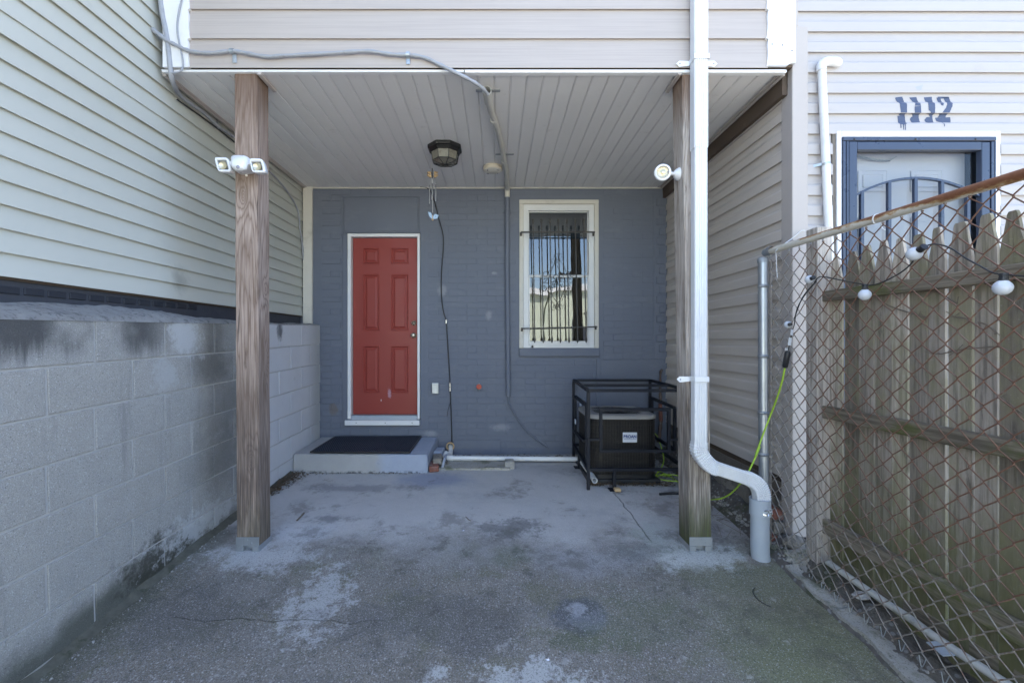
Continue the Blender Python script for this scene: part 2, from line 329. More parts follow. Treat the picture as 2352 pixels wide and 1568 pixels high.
        c = w.mix(w.ss(w.noise(q, 90, 3, .7), .6, .72, 0, .35), c, (.4, .39, .36)); c = w.mix(w.ss(w.noise(w.map(q, (1, 1, .16)), 22, 7, .75), .56, .68, 0, .6), c, (.05, .042, .033))
        if moss > .3:
            zz = w.ma('ADD', w.sep(o)[2], w.ma('MULTIPLY', w.noise(w.map(q, (1, 1, .3)), 8, 6, .7), -.9))
            c = w.mix(w.ss(zz, .45, -.25, 0, .75), c, w.mix(g, (.05, .052, .02), (.15, .15, .06)))
        MT[key] = w.fin(c, .85, w.bump(g, .8, .005))
    fencew('picket_wood', (.20, .17, .14), (.54, .475, .405), .6)
    fencew('picket_pale', (.42, .37, .335), (.58, .53, .49), .08)
    fencew('picket_dark', (.115, .09, .068), (.20, .16, .125), .35)
    # rail wood runs along Y
    w = W('rail_wood', .88, spec=.2); p = w.pos()
    g = w.noise(w.map(p, (1, .04, 1)), 60, 5, .65)
    c = w.mix(w.noise(w.map(p, (1, .3, 1)), 6, 5), (.14, .115, .085), (.36, .31, .24))
    c = w.mix(w.ss(g, .4, .65, 0, .6), c, (.04, .034, .026)); c = w.mix(w.ss(w.noise(w.map(p, (1, .4, 1)), 6, 7, .7), .46, .64, 0, .8), c, (.10, .115, .03))
    MT['rail_wood'] = w.fin(c, .88, w.bump(g, .7, .005))
    # rusty wire and rail
    w = W('rusty_wire', .7, .25); p = w.pos(); x, y, z = w.sep(p)
    n = w.noise(p, 17, 4, .7)
    lev = w.ma('ADD', n, w.ma('ADD', w.ss(y, 2.3, 2.85, 0, .38), w.ss(z, .8, .2, 0, .25)))
    c = w.mix(w.noise(p, 60, 4), (.10, .048, .030), (.22, .115, .075))
    c = w.mix(w.ss(lev, .56, .78), c, (.30, .27, .24))
    MT['wire'] = w.fin(c, .62, None, w.ss(lev, .56, .78, .05, .45))
    w = W('rusty_rail', .6, .1); p = w.pos(); x, y, z = w.sep(p)
    nn = w.noise(w.map(p, (1, .35, 1)), 14, 8, .7)
    up = w.sep(w.n('NewGeometry').outputs['Normal'])[2]
    l2 = w.ma('ADD', nn, w.ma('ADD', w.ma('MULTIPLY', up, .20), w.ss(y, 2.9, 1.5, -.14, .10)))
    c = w.mix(w.noise(p, 30, 5), (.52, .47, .38), (.68, .66, .60))
    c = w.mix(w.ss(l2, .44, .52), c, (.42, .26, .12)); c = w.mix(w.ss(l2, .50, .60), c, w.mix(w.noise(p, 45, 5), (.12, .042, .018), (.25, .10, .045)))
    MT['rail'] = w.fin(c, .65, w.bump(nn, .3, .003))
    MT['galv'] = plain('galvanised_steel', (.42, .45, .48), .38, .75, .12, 14, (.28, .28, .28, .5))
    MT['galv_dull'] = plain('dull_galvanised', (.33, .35, .37), .55, .5, .15, 22, (.2, .2, .19, .6))
    # whites
    MT['white_trim'] = plain('white_trim', (.72, .72, .73), .45, 0, .05, 3, (.5, .48, .45, .35))
    MT['white_old'] = plain('old_white_paint', (.58, .55, .49), .55, 0, .08, 9, (.34, .31, .27, .7), .4, bsc=60)
    MT['white_pvc'] = plain('white_pvc', (.70, .70, .70), .35, 0, .06, 9, (.42, .41, .39, .5))
    MT['vinyl_white'] = plain('white_vinyl_sash', (.66, .66, .66), .35, 0, .04, 5, (.5, .49, .46, .4))
    MT['downspout'] = plain('white_aluminium', (.74, .75, .77), .38, 0, .04, 4, (.5, .5, .5, .45))
    MT['mossy'] = plain('mossy_mortar', (.085, .083, .066), .95, 0, .6, 30, (.028, .032, .016, .9), .9, bsc=60)
    MT['dirty_pvc'] = plain('dirty_white_pvc', (.50, .49, .46), .45, 0, .15, 12, (.2, .19, .16, .8))
    MT['grey_pvc'] = plain('grey_pvc', (.38, .42, .47), .4, 0, .08, 7, (.25, .26, .26, .6))
    MT['plastic'] = plain('white_plastic', (.76, .76, .77), .3, 0, .02, 4)
    MT['ivory'] = plain('ivory_plastic', (.60, .53, .42), .4, 0, .05, 9, (.4, .33, .22, .6))
    MT['conduit'] = plain('old_grey_conduit', (.46, .45, .42), .5, 0, .12, 14, (.24, .21, .17, .7))
    MT['cable'] = plain('grey_cable', (.30, .31, .34), .5, 0, .15, 30, (.17, .16, .15, .6))
    MT['black'] = plain('black_rubber', (.018, .019, .022), .45, 0, .2, 9)
    MT['cage'] = plain('black_painted_steel', (.010, .012, .019), .55, 0, .3, 10, (.05, .047, .045, .4), .3, spec=.3)
    MT['iron'] = plain('brown_wrought_iron', (.030, .026, .023), .5, 0, .25, 20, (.09, .07, .055, .6))
    MT['lantern'] = plain('black_cast_metal', (.011, .011, .012), .42, 0, .3, 14)
    MT['frost'] = plain('frosted_glass', (.17, .16, .135), .28, 0, .12, 18, (.2, .18, .14, .6))
    MT['bulb'] = plain('frosted_bulb', (.55, .58, .63), .16, 0, .03, 5)
    MT['navy'] = plain('blue_grey_storm_door', (.035, .048, .085), .3, 0, .06, 5)
    MT['navy_dark'] = plain('dark_gap', (.012, .014, .02), .5)
    MT['door_white'] = plain('primed_white_door', (.40, .40, .43), .38, 0, .03, 3)
    MT['spray'] = plain('navy_spray_paint', (.052, .068, .125), .5, 0, .35, 40)
    MT['haze_paint'] = plain('thin_spray_mist', (.36, .37, .44), .5, 0, .1, 30)
    MT['brass'] = plain('brushed_nickel', (.55, .48, .38), .28, .9, .08, 12)
    MT['chrome'] = plain('bright_metal', (.66, .66, .66), .2, .95, .04, 8)
    MT['warm_lens'] = plain('warm_reflector', (.62, .55, .38), .16, .55, .12, 60)
    MT['dark_lens'] = plain('grey_reflector', (.24, .25, .25), .18, .5, .2, 40)
    MT['sensor'] = plain('grey_sensor', (.28, .28, .34), .2)
    MT['lime'] = plain('lime_cord', (.32, .50, .04), .4, 0, .08, 12)
    MT['foil'] = plain('foil_tape', (.72, .72, .73), .22, .9, .1, 90, None, 1.0, bsc=80)
    MT['red_brick'] = plain('red_brick', (.21, .085, .06), .9, 0, .25, 20, (.33, .31, .30, .9), .8, bsc=90)
    MT['grey_wood'] = plain('weathered_plank', (.15, .13, .11), .85, 0, .2, 22, (.07, .06, .05, .7), .6)
    MT['raw_wood'] = plain('dark_joist_wood', (.085, .06, .043), .8, 0, .3, 9, (.2, .15, .12, .4), .5)
    MT['found'] = plain('dark_painted_foundation', (.048, .052, .065), .65, 0, .15, 12, (.10, .105, .12, .4), .5)
    MT['found_brick'] = plain('darker_brick_print', (.022, .025, .034), .7, 0, .2, 14)
    MT['twine'] = plain('white_twine', (.62, .62, .62), .6)
    MT['resin'] = plain('carved_resin', (.50, .35, .19), .6, 0, .35, 90)
    MT['wing'] = plain('pale_blue_glazed_metal', (.33, .42, .52), .3, .3, .4, 110)
    MT['valve_red'] = plain('red_valve', (.42, .06, .03), .5, 0, .3, 60, (.5, .3, .2, .8))
    MT['insul'] = plain('pipe_insulation', (.12, .08, .06), .8, 0, .4, 22, (.32, .3, .28, .8), .6)
    MT['leaf'] = plain('dry_leaves', (.10, .07, .042), .85, 0, .7, 60, (.22, .2, .17, .7))
    MT['pebble'] = plain('pale_pebbles', (.33, .32, .31), .85, 0, .5, 25)
    MT['twig'] = plain('dry_twig', (.17, .135, .105), .85, 0, .3, 40)
    MT['ball'] = plain('faded_green_ball', (.22, .27, .06), .8, 0, .3, 30)
    MT['step'] = None
    w = W('step_concrete', .85, spec=.25); p = w.pos(); x = w.sep(p)[0]
    c = w.mix(w.noise(p, 8, 8, .72), (.31, .305, .30), (.42, .415, .41))
    xx = w.ma('ADD', x, w.ma('MULTIPLY', w.ma('SUBTRACT', w.noise(p, 9, 6), .5), .18))
    c = w.mix(w.ss(xx, -1.22, -1.08, 0, .85), c, w.mix(w.noise(p, 20, 5), (.30, .34, .43), (.37, .41, .50)))
    c = w.mix(w.ss(w.noise(p, 16, 8, .8), .58, .7, 0, .5), c, (.15, .15, .15))
    lo = w.ss(w.sep(p)[2], .14, .105); c = w.mix(w.ma('MULTIPLY', lo, w.ss(w.noise(p, 35, 5), .45, .6)), c, (.05, .05, .05))
    MT['step'] = w.fin(c, .85, w.bump(w.noise(p, 40, 8, .75), .5, .006))
    w = W('rubber_mat', .8, spec=.25); p = w.pos()
    q = w.map(p, (1, 1, 1), (0, 0, 0), (0, 0, R(-28)))
    wv = w.n('TexWave'); w.put(wv.inputs[0], q); wv.inputs['Scale'].default_value = 16; wv.inputs['Distortion'].default_value = 1.5; wv.inputs['Detail'].default_value = 3
    c = w.mix(w.ma('MULTIPLY', wv.outputs[1], w.noise(p, 70, 4)), (.012, .015, .024), (.075, .085, .11))
    c = w.mix(w.ss(w.noise(p, 160, 2), .68, .74, 0, .5), c, (.3, .3, .32))
    MT['mat'] = w.fin(c, .8, w.bump(wv.outputs[1], .5, .004))
    # red door
    w = W('red_door_paint', .4, spec=.4); p = w.pos()
    c = w.mix(w.noise(p, 2.5, 5), (.245, .038, .030), (.28, .047, .036))
    c = w.mix(w.ma('MULTIPLY', w.blob(p, (-1.235, 4.96, .80), (.02, .2, .055), .5, 40, .6), .75), c, (.42, .25, .32))
    c = w.mix(w.ma('MULTIPLY', w.blob(p, (-1.33, 4.96, .72), (.006, .2, .012), .5, 90, .5), .8), c, (.6, .55, .55))
    c = w.mix(w.ss(w.noise(p, 70, 4, .8), .70, .78, 0, .5), c, (.15, .03, .03))
    MT['red'] = w.fin(c, w.ss(w.noise(p, 6, 4), .3, .7, .34, .5), w.bump(w.noise(w.map(p, (1, 1, .1)), 90, 3), .12, .001))
    # glass: strong clear reflection over a dark room
    m = bpy.data.materials.new('window_glass'); m.use_nodes = True; nt = m.node_tree; nt.nodes.clear()
    out = nt.nodes.new('ShaderNodeOutputMaterial'); mx = nt.nodes.new('ShaderNodeMixShader'); tr = nt.nodes.new('ShaderNodeBsdfTransparent')
    gl = nt.nodes.new('ShaderNodeBsdfGlossy'); gl.inputs['Roughness'].default_value = 0.0; fr = nt.nodes.new('ShaderNodeFresnel'); fr.inputs[0].default_value = 2.05
    tr.inputs[0].default_value = (.62, .66, .66, 1); gl.inputs[0].default_value = (.95, .97, 1, 1)
    tn = nt.nodes.new('ShaderNodeTexNoise'); tn.inputs['Scale'].default_value = 2.2; tn.inputs['Detail'].default_value = 1.; bp = nt.nodes.new('ShaderNodeBump'); bp.inputs['Strength'].default_value = .2; bp.inputs['Distance'].default_value = .012
    nt.links.new(tn.outputs[0], bp.inputs['Height']); nt.links.new(bp.outputs[0], gl.inputs['Normal'])
    nt.links.new(fr.outputs[0], mx.inputs[0]); nt.links.new(tr.outputs[0], mx.inputs[1]); nt.links.new(gl.outputs[0], mx.inputs[2]); nt.links.new(mx.outputs[0], out.inputs[0])
    MT['glass'] = m
    m = m.copy(); m.name = 'storm_glass'; MT['glass_clear'] = m
    for n_ in m.node_tree.nodes:
        if n_.type == 'FRESNEL': n_.inputs[0].default_value = 1.4
        if n_.type == 'BSDF_TRANSPARENT': n_.inputs[0].default_value = (.93, .95, .96, 1)
    # condenser coil guard
    w = W('coil_guard', .55, .2); o = w.obj(); x, y, z = w.sep(o)
    a_ = w.ma('SINE', w.ma('MULTIPLY', w.ma('ADD', x, y), 700.)); b_ = w.ma('SINE', w.ma('MULTIPLY', z, 560.))
    a2_ = w.ma('SINE', w.ma('MULTIPLY', w.ma('SUBTRACT', x, y), 700.))
    k = w.ss(w.ma('ADD', w.ma('MULTIPLY', a_, b_), w.ma('MULTIPLY', a2_, b_)), .2, .9)
    c = w.mix(w.ma('MULTIPLY', k, w.noise(o, 5, 3)), (.008, .007, .007), (.11, .09, .075))
    MT['coil'] = w.fin(c, .5, w.bump(k, .6, .003))
    MT['coil_rib'] = plain('guard_wire', (.030, .027, .025), .45, .2)
    MT['ac_rim'] = plain('condenser_rim', (.30, .285, .27), .45, 0, .06, 8, (.25, .24, .22, .5))
    MT['sticker'] = plain('label_card', (.66, .68, .72), .35)
    MT['ink'] = plain('blue_ink', (.01, .04, .19), .4)
    MT['room'] = plain('dim_room', (.06, .06, .06), .9)
    MT['roof'] = plain('roof_felt', (.07, .07, .075), .9)
    MT['far_sage'] = plain('far_pale_green_siding', (.56, .60, .47), .6)
    MT['far_white'] = plain('far_white_trim', (.75, .75, .74), .6)
    MT['far_dark'] = plain('far_window', (.05, .06, .08), .2)
    MT['asphalt'] = plain('alley_ground', (.34, .33, .31), .9, 0, .2, 2, (.25, .25, .24, .5), .4)
mats()

# ---------------------------------------------------------------- mesh helpers
def crom(pts, n=6):
    pts = [Vector(p) for p in pts]
    if len(pts) < 3: return pts
    q = [pts[0] * 2 - pts[1]] + pts + [pts[-1] * 2 - pts[-2]]; out = []
    for i in range(1, len(q) - 2):
        a, b, c, d = q[i - 1:i + 3]
        for k in range(n):
            t = k / n
            out.append(.5 * ((2 * b) + (c - a) * t + (2 * a - 5 * b + 4 * c - d) * t * t + (3 * b - a - 3 * c + d) * t ** 3))
    out.append(pts[-1]); return out
class MB:
    def __init__(s): s.v = []; s.f = []; s.sm = []
    def add(s, vs, fs, smooth=False):
        o = len(s.v); s.v += [Vector(v) for v in vs]
        for f in fs: s.f.append([i + o for i in f]); s.sm.append(smooth)
        return s
    def box(s, x0, x1, y0, y1, z0, z1):
        v = [(x, y, z) for z in (z0, z1) for y in (y0, y1) for x in (x0, x1)]
        return s.add(v, [(0, 2, 3, 1), (4, 5, 7, 6), (0, 1, 5, 4), (2, 6, 7, 3), (0, 4, 6, 2), (1, 3, 7, 5)])
    def bbox(s, x0, x1, y0, y1, z0, z1, b=.004, mat=None, seg=1):
        bm = bmesh.new(); bmesh.ops.create_cube(bm, size=1)
        for v in bm.verts: v.co = Vector(((x0 + x1) / 2 + v.co.x * (x1 - x0), (y0 + y1) / 2 + v.co.y * (y1 - y0), (z0 + z1) / 2 + v.co.z * (z1 - z0)))
        bmesh.ops.bevel(bm, geom=bm.edges[:], offset=b, segments=seg, affect='EDGES', profile=.5)
        if mat is not None: bmesh.ops.transform(bm, matrix=mat, verts=bm.verts)
        bm.verts.index_update()
        s.add([v.co.copy() for v in bm.verts], [[v.index for v in f.verts] for f in bm.faces], False); bm.free(); return s
    def beam(s, a, b, w, h, up=(0, 0, 1)):
        a = Vector(a); b = Vector(b); d = (b - a).normalized(); u = Vector(up)
        if abs(d.dot(u)) > .95: u = Vector((0, 1, 0))
        r_ = d.cross(u).normalized(); u = r_.cross(d).normalized()
        v = [p + r_ * sx * w / 2 + u * sz * h / 2 for p in (a, b) for sx, sz in ((-1, -1), (1, -1), (1, 1), (-1, 1))]
        return s.add(v, [(0, 1, 2, 3), (7, 6, 5, 4), (0, 4, 5, 1), (1, 5, 6, 2), (2, 6, 7, 3), (3, 7, 4, 0)])
    def tube(s, path, r, n=8, cap=True, smooth=True, rf=None, hollow=False):
        path = [Vector(p) for p in path]; m = len(path); vs = []
        t0 = (path[1] - path[0]).normalized(); u = Vector((0, 0, 1)) if abs(t0.z) < .9 else Vector((0, 1, 0))
        u = (u - t0 * u.dot(t0)).normalized()
        for i, p in enumerate(path):
            t = (path[min(i + 1, m - 1)] - path[max(i - 1, 0)]).normalized()
            u = (u - t * u.dot(t)).normalized(); w_ = t.cross(u); rr = rf(i / (m - 1)) if rf else r
            for k in range(n):
                a = 2 * math.pi * k / n; vs.append(p + (u * math.cos(a) + w_ * math.sin(a)) * rr)
        fs = [(i * n + k, i * n + (k + 1) % n, (i + 1) * n + (k + 1) % n, (i + 1) * n + k) for i in range(m - 1) for k in range(n)]
        s.add(vs, fs, smooth)
        if cap and not hollow: s.add(vs[:n], [list(range(n))[::-1]]); s.add(vs[-n:], [list(range(n))])
        return s
    def lathe(s, prof, c, axis=(0, 0, 1), n=24, smooth=True, rot=0.):
        ax = Vector(axis).normalized(); u = Vector((1, 0, 0)) if abs(ax.x) < .9 else Vector((0, 1, 0)); u = (u - ax * u.dot(ax)).normalized(); w_ = ax.cross(u)
        c = Vector(c); vs = []
        for (r, h) in prof:
            for k in range(n):
                a = 2 * math.pi * k / n + rot; vs.append(c + ax * h + (u * math.cos(a) + w_ * math.sin(a)) * max(r, 1e-5))
        fs = [(i * n + k, i * n + (k + 1) % n, (i + 1) * n + (k + 1) % n, (i + 1) * n + k) for i in range(len(prof) - 1) for k in range(n)]
        return s.add(vs, fs, smooth)
    def prism(s, poly, d):
        d = Vector(d); p = [Vector(q) for q in poly]; n = len(p)
        return s.add(p + [q + d for q in p], [list(range(n))[::-1], list(range(n, 2 * n))] + [(i, (i + 1) % n, n + (i + 1) % n, n + i) for i in range(n)])
    def ribbon(s, prof, axis, a, b, seg=1, smooth=False):
        # prof: (u,v) profile; axis 'x': points (t,u,v); axis 'y': points (u,t,v)
        vs = []
        for i in range(seg + 1):
            t = a + (b - a) * i / seg
            for (u, v) in prof: vs.append((t, u, v) if axis == 'x' else (u, t, v))
        n = len(prof)
        fs = [(i * n + k, i * n + k + 1, (i + 1) * n + k + 1, (i + 1) * n + k) for i in range(seg) for k in range(n - 1)]
        return s.add(vs, fs, smooth)
    def mesh(s, name, mat, org=(0, 0, 0), fixn=True):
        me = bpy.data.meshes.new(name); o = Vector(org)
        me.from_pydata([tuple(v - o) for v in s.v], [], s.f); me.materials.append(mat)
        me.polygons.foreach_set('use_smooth', s.sm)
        if fixn:
            bm = bmesh.new(); bm.from_mesh(me); bmesh.ops.recalc_face_normals(bm, faces=bm.faces[:]); bm.to_mesh(me); bm.free()
        me.update(); return me
ORG = {}
def props(o, label=None, cat=None, group=None, kind=None):
    if label: o['label'] = label
    if cat: o['category'] = cat
    if group: o['group'] = group
    if kind: o['kind'] = kind
    return o
def thing(name, label, cat, loc=(0, 0, 0), group=None):
    o = bpy.data.objects.new(name, None); o.empty_display_size = .1; COL.objects.link(o); o.location = loc
    ORG[o.name] = Vector(loc); return props(o, label, cat, group)
def part(mb, name, mat, parent, label=None, kind=None):
    org = ORG[parent.name]
    o = bpy.data.objects.new(name, mb.mesh(name, MT[mat], org)); COL.objects.link(o); o.parent = parent; ORG[o.name] = org
    return props(o, label, kind=kind)
def inst(me, name, parent, loc, rot=(0, 0, 0), scale=(1, 1, 1)):
    o = bpy.data.objects.new(name, me); COL.objects.link(o); o.parent = parent
    o.location = Vector(loc) - ORG[parent.name]; o.rotation_euler = rot; o.scale = scale; return o
def solo(mb, name, mat, label=None, cat=None, loc=(0, 0, 0), group=None, kind=None):
    o = bpy.data.objects.new(name, mb.mesh(name, MT[mat], loc)); COL.objects.link(o); o.location = loc; ORG[o.name] = Vector(loc)
    return props(o, label, cat, group, kind)
def nz(x, y=0., z=0.): return noise.noise(Vector((x, y, z)))
# ================================================================ the setting: ground
g = MB(); g.box(-60, 60, -60, 60, -.6, -.35)
solo(g, 'ground', 'asphalt', kind='structure')
def patch(x0f, x1f, y0, y1, nx, ny, zf, thick):
    vs = []; fs = []
    for j in range(ny + 1):
        y = y0 + (y1 - y0) * j / ny; xa, xb = x0f(y), x1f(y)
        for i in range(nx + 1):
            x = xa + (xb - xa) * i / nx; vs.append((x, y, zf(x, y)))
    fs = [(j * (nx + 1) + i, j * (nx + 1) + i + 1, (j + 1) * (nx + 1) + i + 1, (j + 1) * (nx + 1) + i) for j in range(ny) for i in range(nx)]
    m = MB(); m.add(vs, fs, True)
    rim = [i for i in range(nx + 1)] + [j * (nx + 1) + nx for j in range(1, ny + 1)] + [ny * (nx + 1) + i for i in range(nx - 1, -1, -1)] + [j * (nx + 1) for j in range(ny - 1, 0, -1)]
    top = [Vector(vs[k]) for k in rim]; n = len(top)
    m.add(top + [Vector((p.x, p.y, p.z - thick)) for p in top], [(i, (i + 1) % n, n + (i + 1) % n, n + i) for i in range(n)])
    return m
def edge_x(y):
    return 1.752 + .02 * nz(y * 2.2, 3) + .012 * nz(y * 9, 5)
pt = patch(lambda y: -2.03, edge_x, -3.0, 4.93, 60, 170, lambda x, y: gz(y) + .008 * nz(x * 1.1, y * 1.1, 2) + .002 * nz(x * 6, y * 6, 1), .25)
solo(pt, 'concrete_patio', 'patio', kind='structure')
def sz(x, y):
    b = gz(y) if y < 2.9 else gz(y) + .0
    t = min(1, max(0, (x - 1.80) / .14))
    return b + .012 + .02 * t + .035 * nz(x * 7, y * 5, 9) * (.25 + t) + .014 * nz(x * 26, y * 26, 4)
solo(patch(lambda y: edge_x(y) - .004, lambda y: 2.14, -1.0, 4.93, 22, 260, lambda x, y: sz(x, y) - .035 * max(0, 1 - (x - edge_x(y)) / .02) - (-.05 * min(1, max(0, (x - 1.86) / .05))), .3), 'dirt_strip', 'dirt', kind='structure')
# broken concrete kerb between slab and fence line
random.seed(3)
y = 2.62; kb = []
while y > .6:
    L = random.uniform(.28, .62); a = y - L + .012
    m = MB(); nx, ny = 6, 12
    q = patch(lambda t: edge_x(t) + .018 + .01 * nz(t * 11, 8), lambda t: 1.885 + .035 * nz(t * 5, 21) + .02 * nz(t * 17, 2), a, y, nx, ny, lambda x, t: gz(t) + .026 + .012 * nz(x * 12, t * 9, 6) + .004 * nz(x * 50, t * 40, 6), .14)
    kb.append(q); y -= L
kerb = thing('kerb', 'broken mossy concrete kerb strip along the foot of the rusty chain-link fence', 'kerb', (1.8, 1.8, 0))
for q in kb: part(q, 'kerb_piece', 'curb', kerb)
solo(patch(lambda y: 2.142, lambda y: 6, -1.0, 2.82, 20, 30, lambda x, y: -.05, .2), 'neighbour_yard', 'patio', kind='structure')

# ================================================================ siding helper
def course(kind, p, t0, t1, axis, face, sgn, seg=1, proud=0.):
    """one lap of vinyl; face = coordinate of wall plane, sgn = outward direction. z measured from 0 (its bottom edge)."""
    if kind == 'lap': prof = [(.000, .013), (.013, .013), (.0185, .0), (.0210, .0005), (.0215, .003), (.003, p + .016)]
    elif kind == 'board': prof = [(.000, .012), (.011, .012), (.0160, .0), (.0185, .0005), (.0190, .004), (.0045, p + .015)]
    else: prof = [(.000, .010), (.012, .010), (.0165, .0), (.0190, .0005), (.0195, .004), (.0185, p * .46), (.0150, p * .52), (.0050, p * .60), (.0035, p * .70), (.0030, p + .013)]
    m = MB(); pr = [(face + sgn * (o + proud), z) for o, z in prof]
    return m.ribbon(pr, axis, t0, t1, seg)
def dutch_off(z, p):
    z = z % p
    pts = [(0, .0195), (.004, .0195), (p * .46, .0185), (p * .52, .0150), (p * .60, .0050), (p * .70, .0035), (p, .0030)]
    for (a, b), (c, d) in zip(pts, pts[1:]):
        if z <= c: return b + (d - b) * (z - a) / (c - a + 1e-9)
    return .003

# ================================================================ left neighbour: sage house
XL = -2.225
sage = thing('sage_house', 'pale sage green vinyl-sided house wall rising on the left above the block wall', 'house', (XL, 2, 0))
def wavy(mb, q, az=.0022, ax_=.003):
    for v in mb.v:
        t = v.x if abs(v.x - v.y) > 1e9 else v.y
        n1, n2 = nz(v.x * 1.3 + q * 9, v.y * 1.3, q), nz(v.x * 2.1, v.y * 2.1 + q * 5, q + 4); v.z += az * n1; v.y += 0
        if ax_: v.x += ax_ * n2 * (1 if ax_ > 0 else 0)
    return mb
lapm = [wavy(course('lap', .1076, -1.2, 4.90, 'y', XL, 1, 48), q).mesh('siding_board', MT['sage'], (0, 0, 0)) for q in range(5)]
for k in range(31):
    inst(lapm[(k * 3) % 5], 'siding_board', sage, (0.006 if k == 10 else 0, 0, 1.69 + .1076 * k), (0, 0, 0), (1, 1, 1))
m = MB(); m.box(XL - .3, XL + .001, -1.2, 4.9, 1.68, 5.4); part(m, 'sheathing', 'raw_wood', sage)
m = MB(); m.box(XL - 6, XL - .301, -1.2, 9, -.3, 5.4); m.box(XL - 6.2, XL + .25, -1.35, 9, 5.42, 5.5); part(m, 'house_body', 'far_sage', sage)
m = MB(); m.box(XL - .25, XL - .012, -1.2, 4.9, -.3, 1.679); fo = part(m, 'foundation', 'found', sage)
bm_ = MB(); bm_.bbox(-.005, .006, -.045, .045, -.017, .017, .003); bme = bm_.mesh('brick', MT['found_brick'])
for k in range(14): inst(bme, 'brick', fo, (XL - .011, 1.75 + k * .108, 1.632 + .0015 * k))

# ================================================================ block wall
XB = -2.01; LB = .455
bw = thing('block_wall', 'grey concrete block retaining wall on the left, stained dark along its top', 'wall', (XB, 2, 0))
m = MB(); vs = []
Z = lambda y: 1.45 + .0285 * y
m.add([(XB - .0065, -1, -.4), (XB - .0065, 4.89, -.4), (XB - .0065, 4.89, Z(4.89) - .01), (XB - .0065, -1, Z(-1) - .01), (XB - .19, -1, -.4), (XB - .19, 4.89, -.4), (XB - .19, 4.89, Z(4.89) - .01), (XB - .19, -1, Z(-1) - .01)],
      [(0, 1, 2, 3), (7, 6, 5, 4), (3, 2, 6, 7), (0, 3, 7, 4), (1, 5, 6, 2)])
part(m, 'mortar', 'mortar', bw)
bms = []
random.seed(11)
for q in range(5):
    b = MB(); b.bbox(-.19, 0, -.2215, .2215, -.1045, .1045, .0035, seg=2)
    for v in b.v:
        v.x += .0025 * nz(v.y * 9 + q * 7, v.z * 9, q); v.y += .002 * nz(v.z * 20, q, 3); v.z += .0025 * nz(v.y * 12, q, 5)
    bms.append(b.mesh('concrete_block', MT['block']))
al = math.atan(.0285)
for r_ in range(8):
    base = 2.15 + (.0 if r_ % 2 == 0 else .225)
    for k in range(-7, 7):
        a, b = base + k * LB, base + (k + 1) * LB
        if a > 4.88: continue
        yc = (a + b) / 2; scy = 1
        if b > 4.89: scy = (4.89 - a) / LB; yc = (a + 4.89) / 2
        zc = Z(yc) - .11 - .22 * r_
        o = inst(bms[random.randrange(5)], 'concrete_block', bw, (XB + random.uniform(-.0012, .0012), yc, zc), (al, 0, random.uniform(-.0015, .0015)), (1, scy, 1))
# mortar cap sloping up to the house
vs = []; ny, nx = 150, 10
for j in range(ny + 1):
    y = -1 + 5.88 * j / ny
    for i in range(nx + 1):
        t = i / nx; x = XB + .004 - t * .214
        rise = .082 if y < 2.6 else max(.02, .082 - (y - 2.6) * .06)
        h = Z(y) - .004 + rise * (t ** .6) + (.016 * nz(y * 4, x * 9) + .007 * nz(y * 22, x * 25)) * min(1, t * 3) + .012 * max(0, nz(y * 1.7, 5)) * t
        vs.append((x - (.004 * nz(y * 9) if i == 0 else 0), y, h if i else Z(y) - .01))
m = MB(); m.add(vs, [(j * (nx + 1) + i, j * (nx + 1) + i + 1, (j + 1) * (nx + 1) + i + 1, (j + 1) * (nx + 1) + i) for j in range(ny) for i in range(nx)], True)
part(m, 'mortar_cap', 'cap', bw)
# ragged mortar fillet at the foot of the wall
m = MB(); vs = []; ny = 180
for j in range(ny + 1):
    y = .3 + 3.9 * j / ny; w_ = .030 + .035 * nz(y * 3, 3) + .022 * nz(y * 13, 1)
    for t, h in ((0, .035 + .02 * nz(y * 6, 9)), (.35, .018 + .01 * nz(y * 14, 2)), (.8, .01 + .008 * nz(y * 20, 6)), (1, -.01)):
        vs.append((XB - .005 + t * (w_ + .02), y, gz(y) + h))
m.add(vs, [(j * 4 + i, j * 4 + i + 1, (j + 1) * 4 + i + 1, (j + 1) * 4 + i) for j in range(ny) for i in range(3)], True)
part(m, 'mortar_fillet', 'mossy', bw)

# ================================================================ the row house: painted back wall, porch soffit, upper siding
YB = 4.90; YF = 2.79; ZS = 3.155
house = thing('row_house', 'slate blue painted brick row house with beige siding overhanging a covered rear porch', 'house', (0, YB, 0))
dx0, dx1, dz0, dz1 = -1.725, -.868, .45, 2.64       # door opening incl. casing
wx0, wx1, wz0, wz1 = .262, 1.168, 1.325, 3.015      # window opening incl. casing
m = MB()
for (a, b, c, d) in ((-2.24, dx0, -.3, ZS + .2), (dx0, dx1, -.3, dz0), (dx0, dx1, dz1, ZS + .2), (dx1, wx0, -.3, ZS + .2), (wx0, wx1, -.3, wz0), (wx0, wx1, wz1, ZS + .2), (wx1, 1.99, -.3, ZS + .2)):
    m.box(a, b, YB + .006, YB + .30, c, d)
wall = part(m, 'wall', 'parge_paint', house)
random.seed(5)
BH, BL = .0722, .222
bmeshes = {}
for q in range(4):
    for ln in (1., .5):
        b = MB(); b.bbox(-BL * ln / 2 + .0012, BL * ln / 2 - .0012, -.004, .03, -BH / 2 + .0012, BH / 2 - .0012, .0055, seg=2)
        for v in b.v: v.y += .0024 * nz(v.x * 14 + q * 5, v.z * 25, q); v.z += .0016 * nz(v.x * 10, q * 3, 1)
        bmeshes[(q, ln)] = b.mesh('brick', MT['brick_paint'])
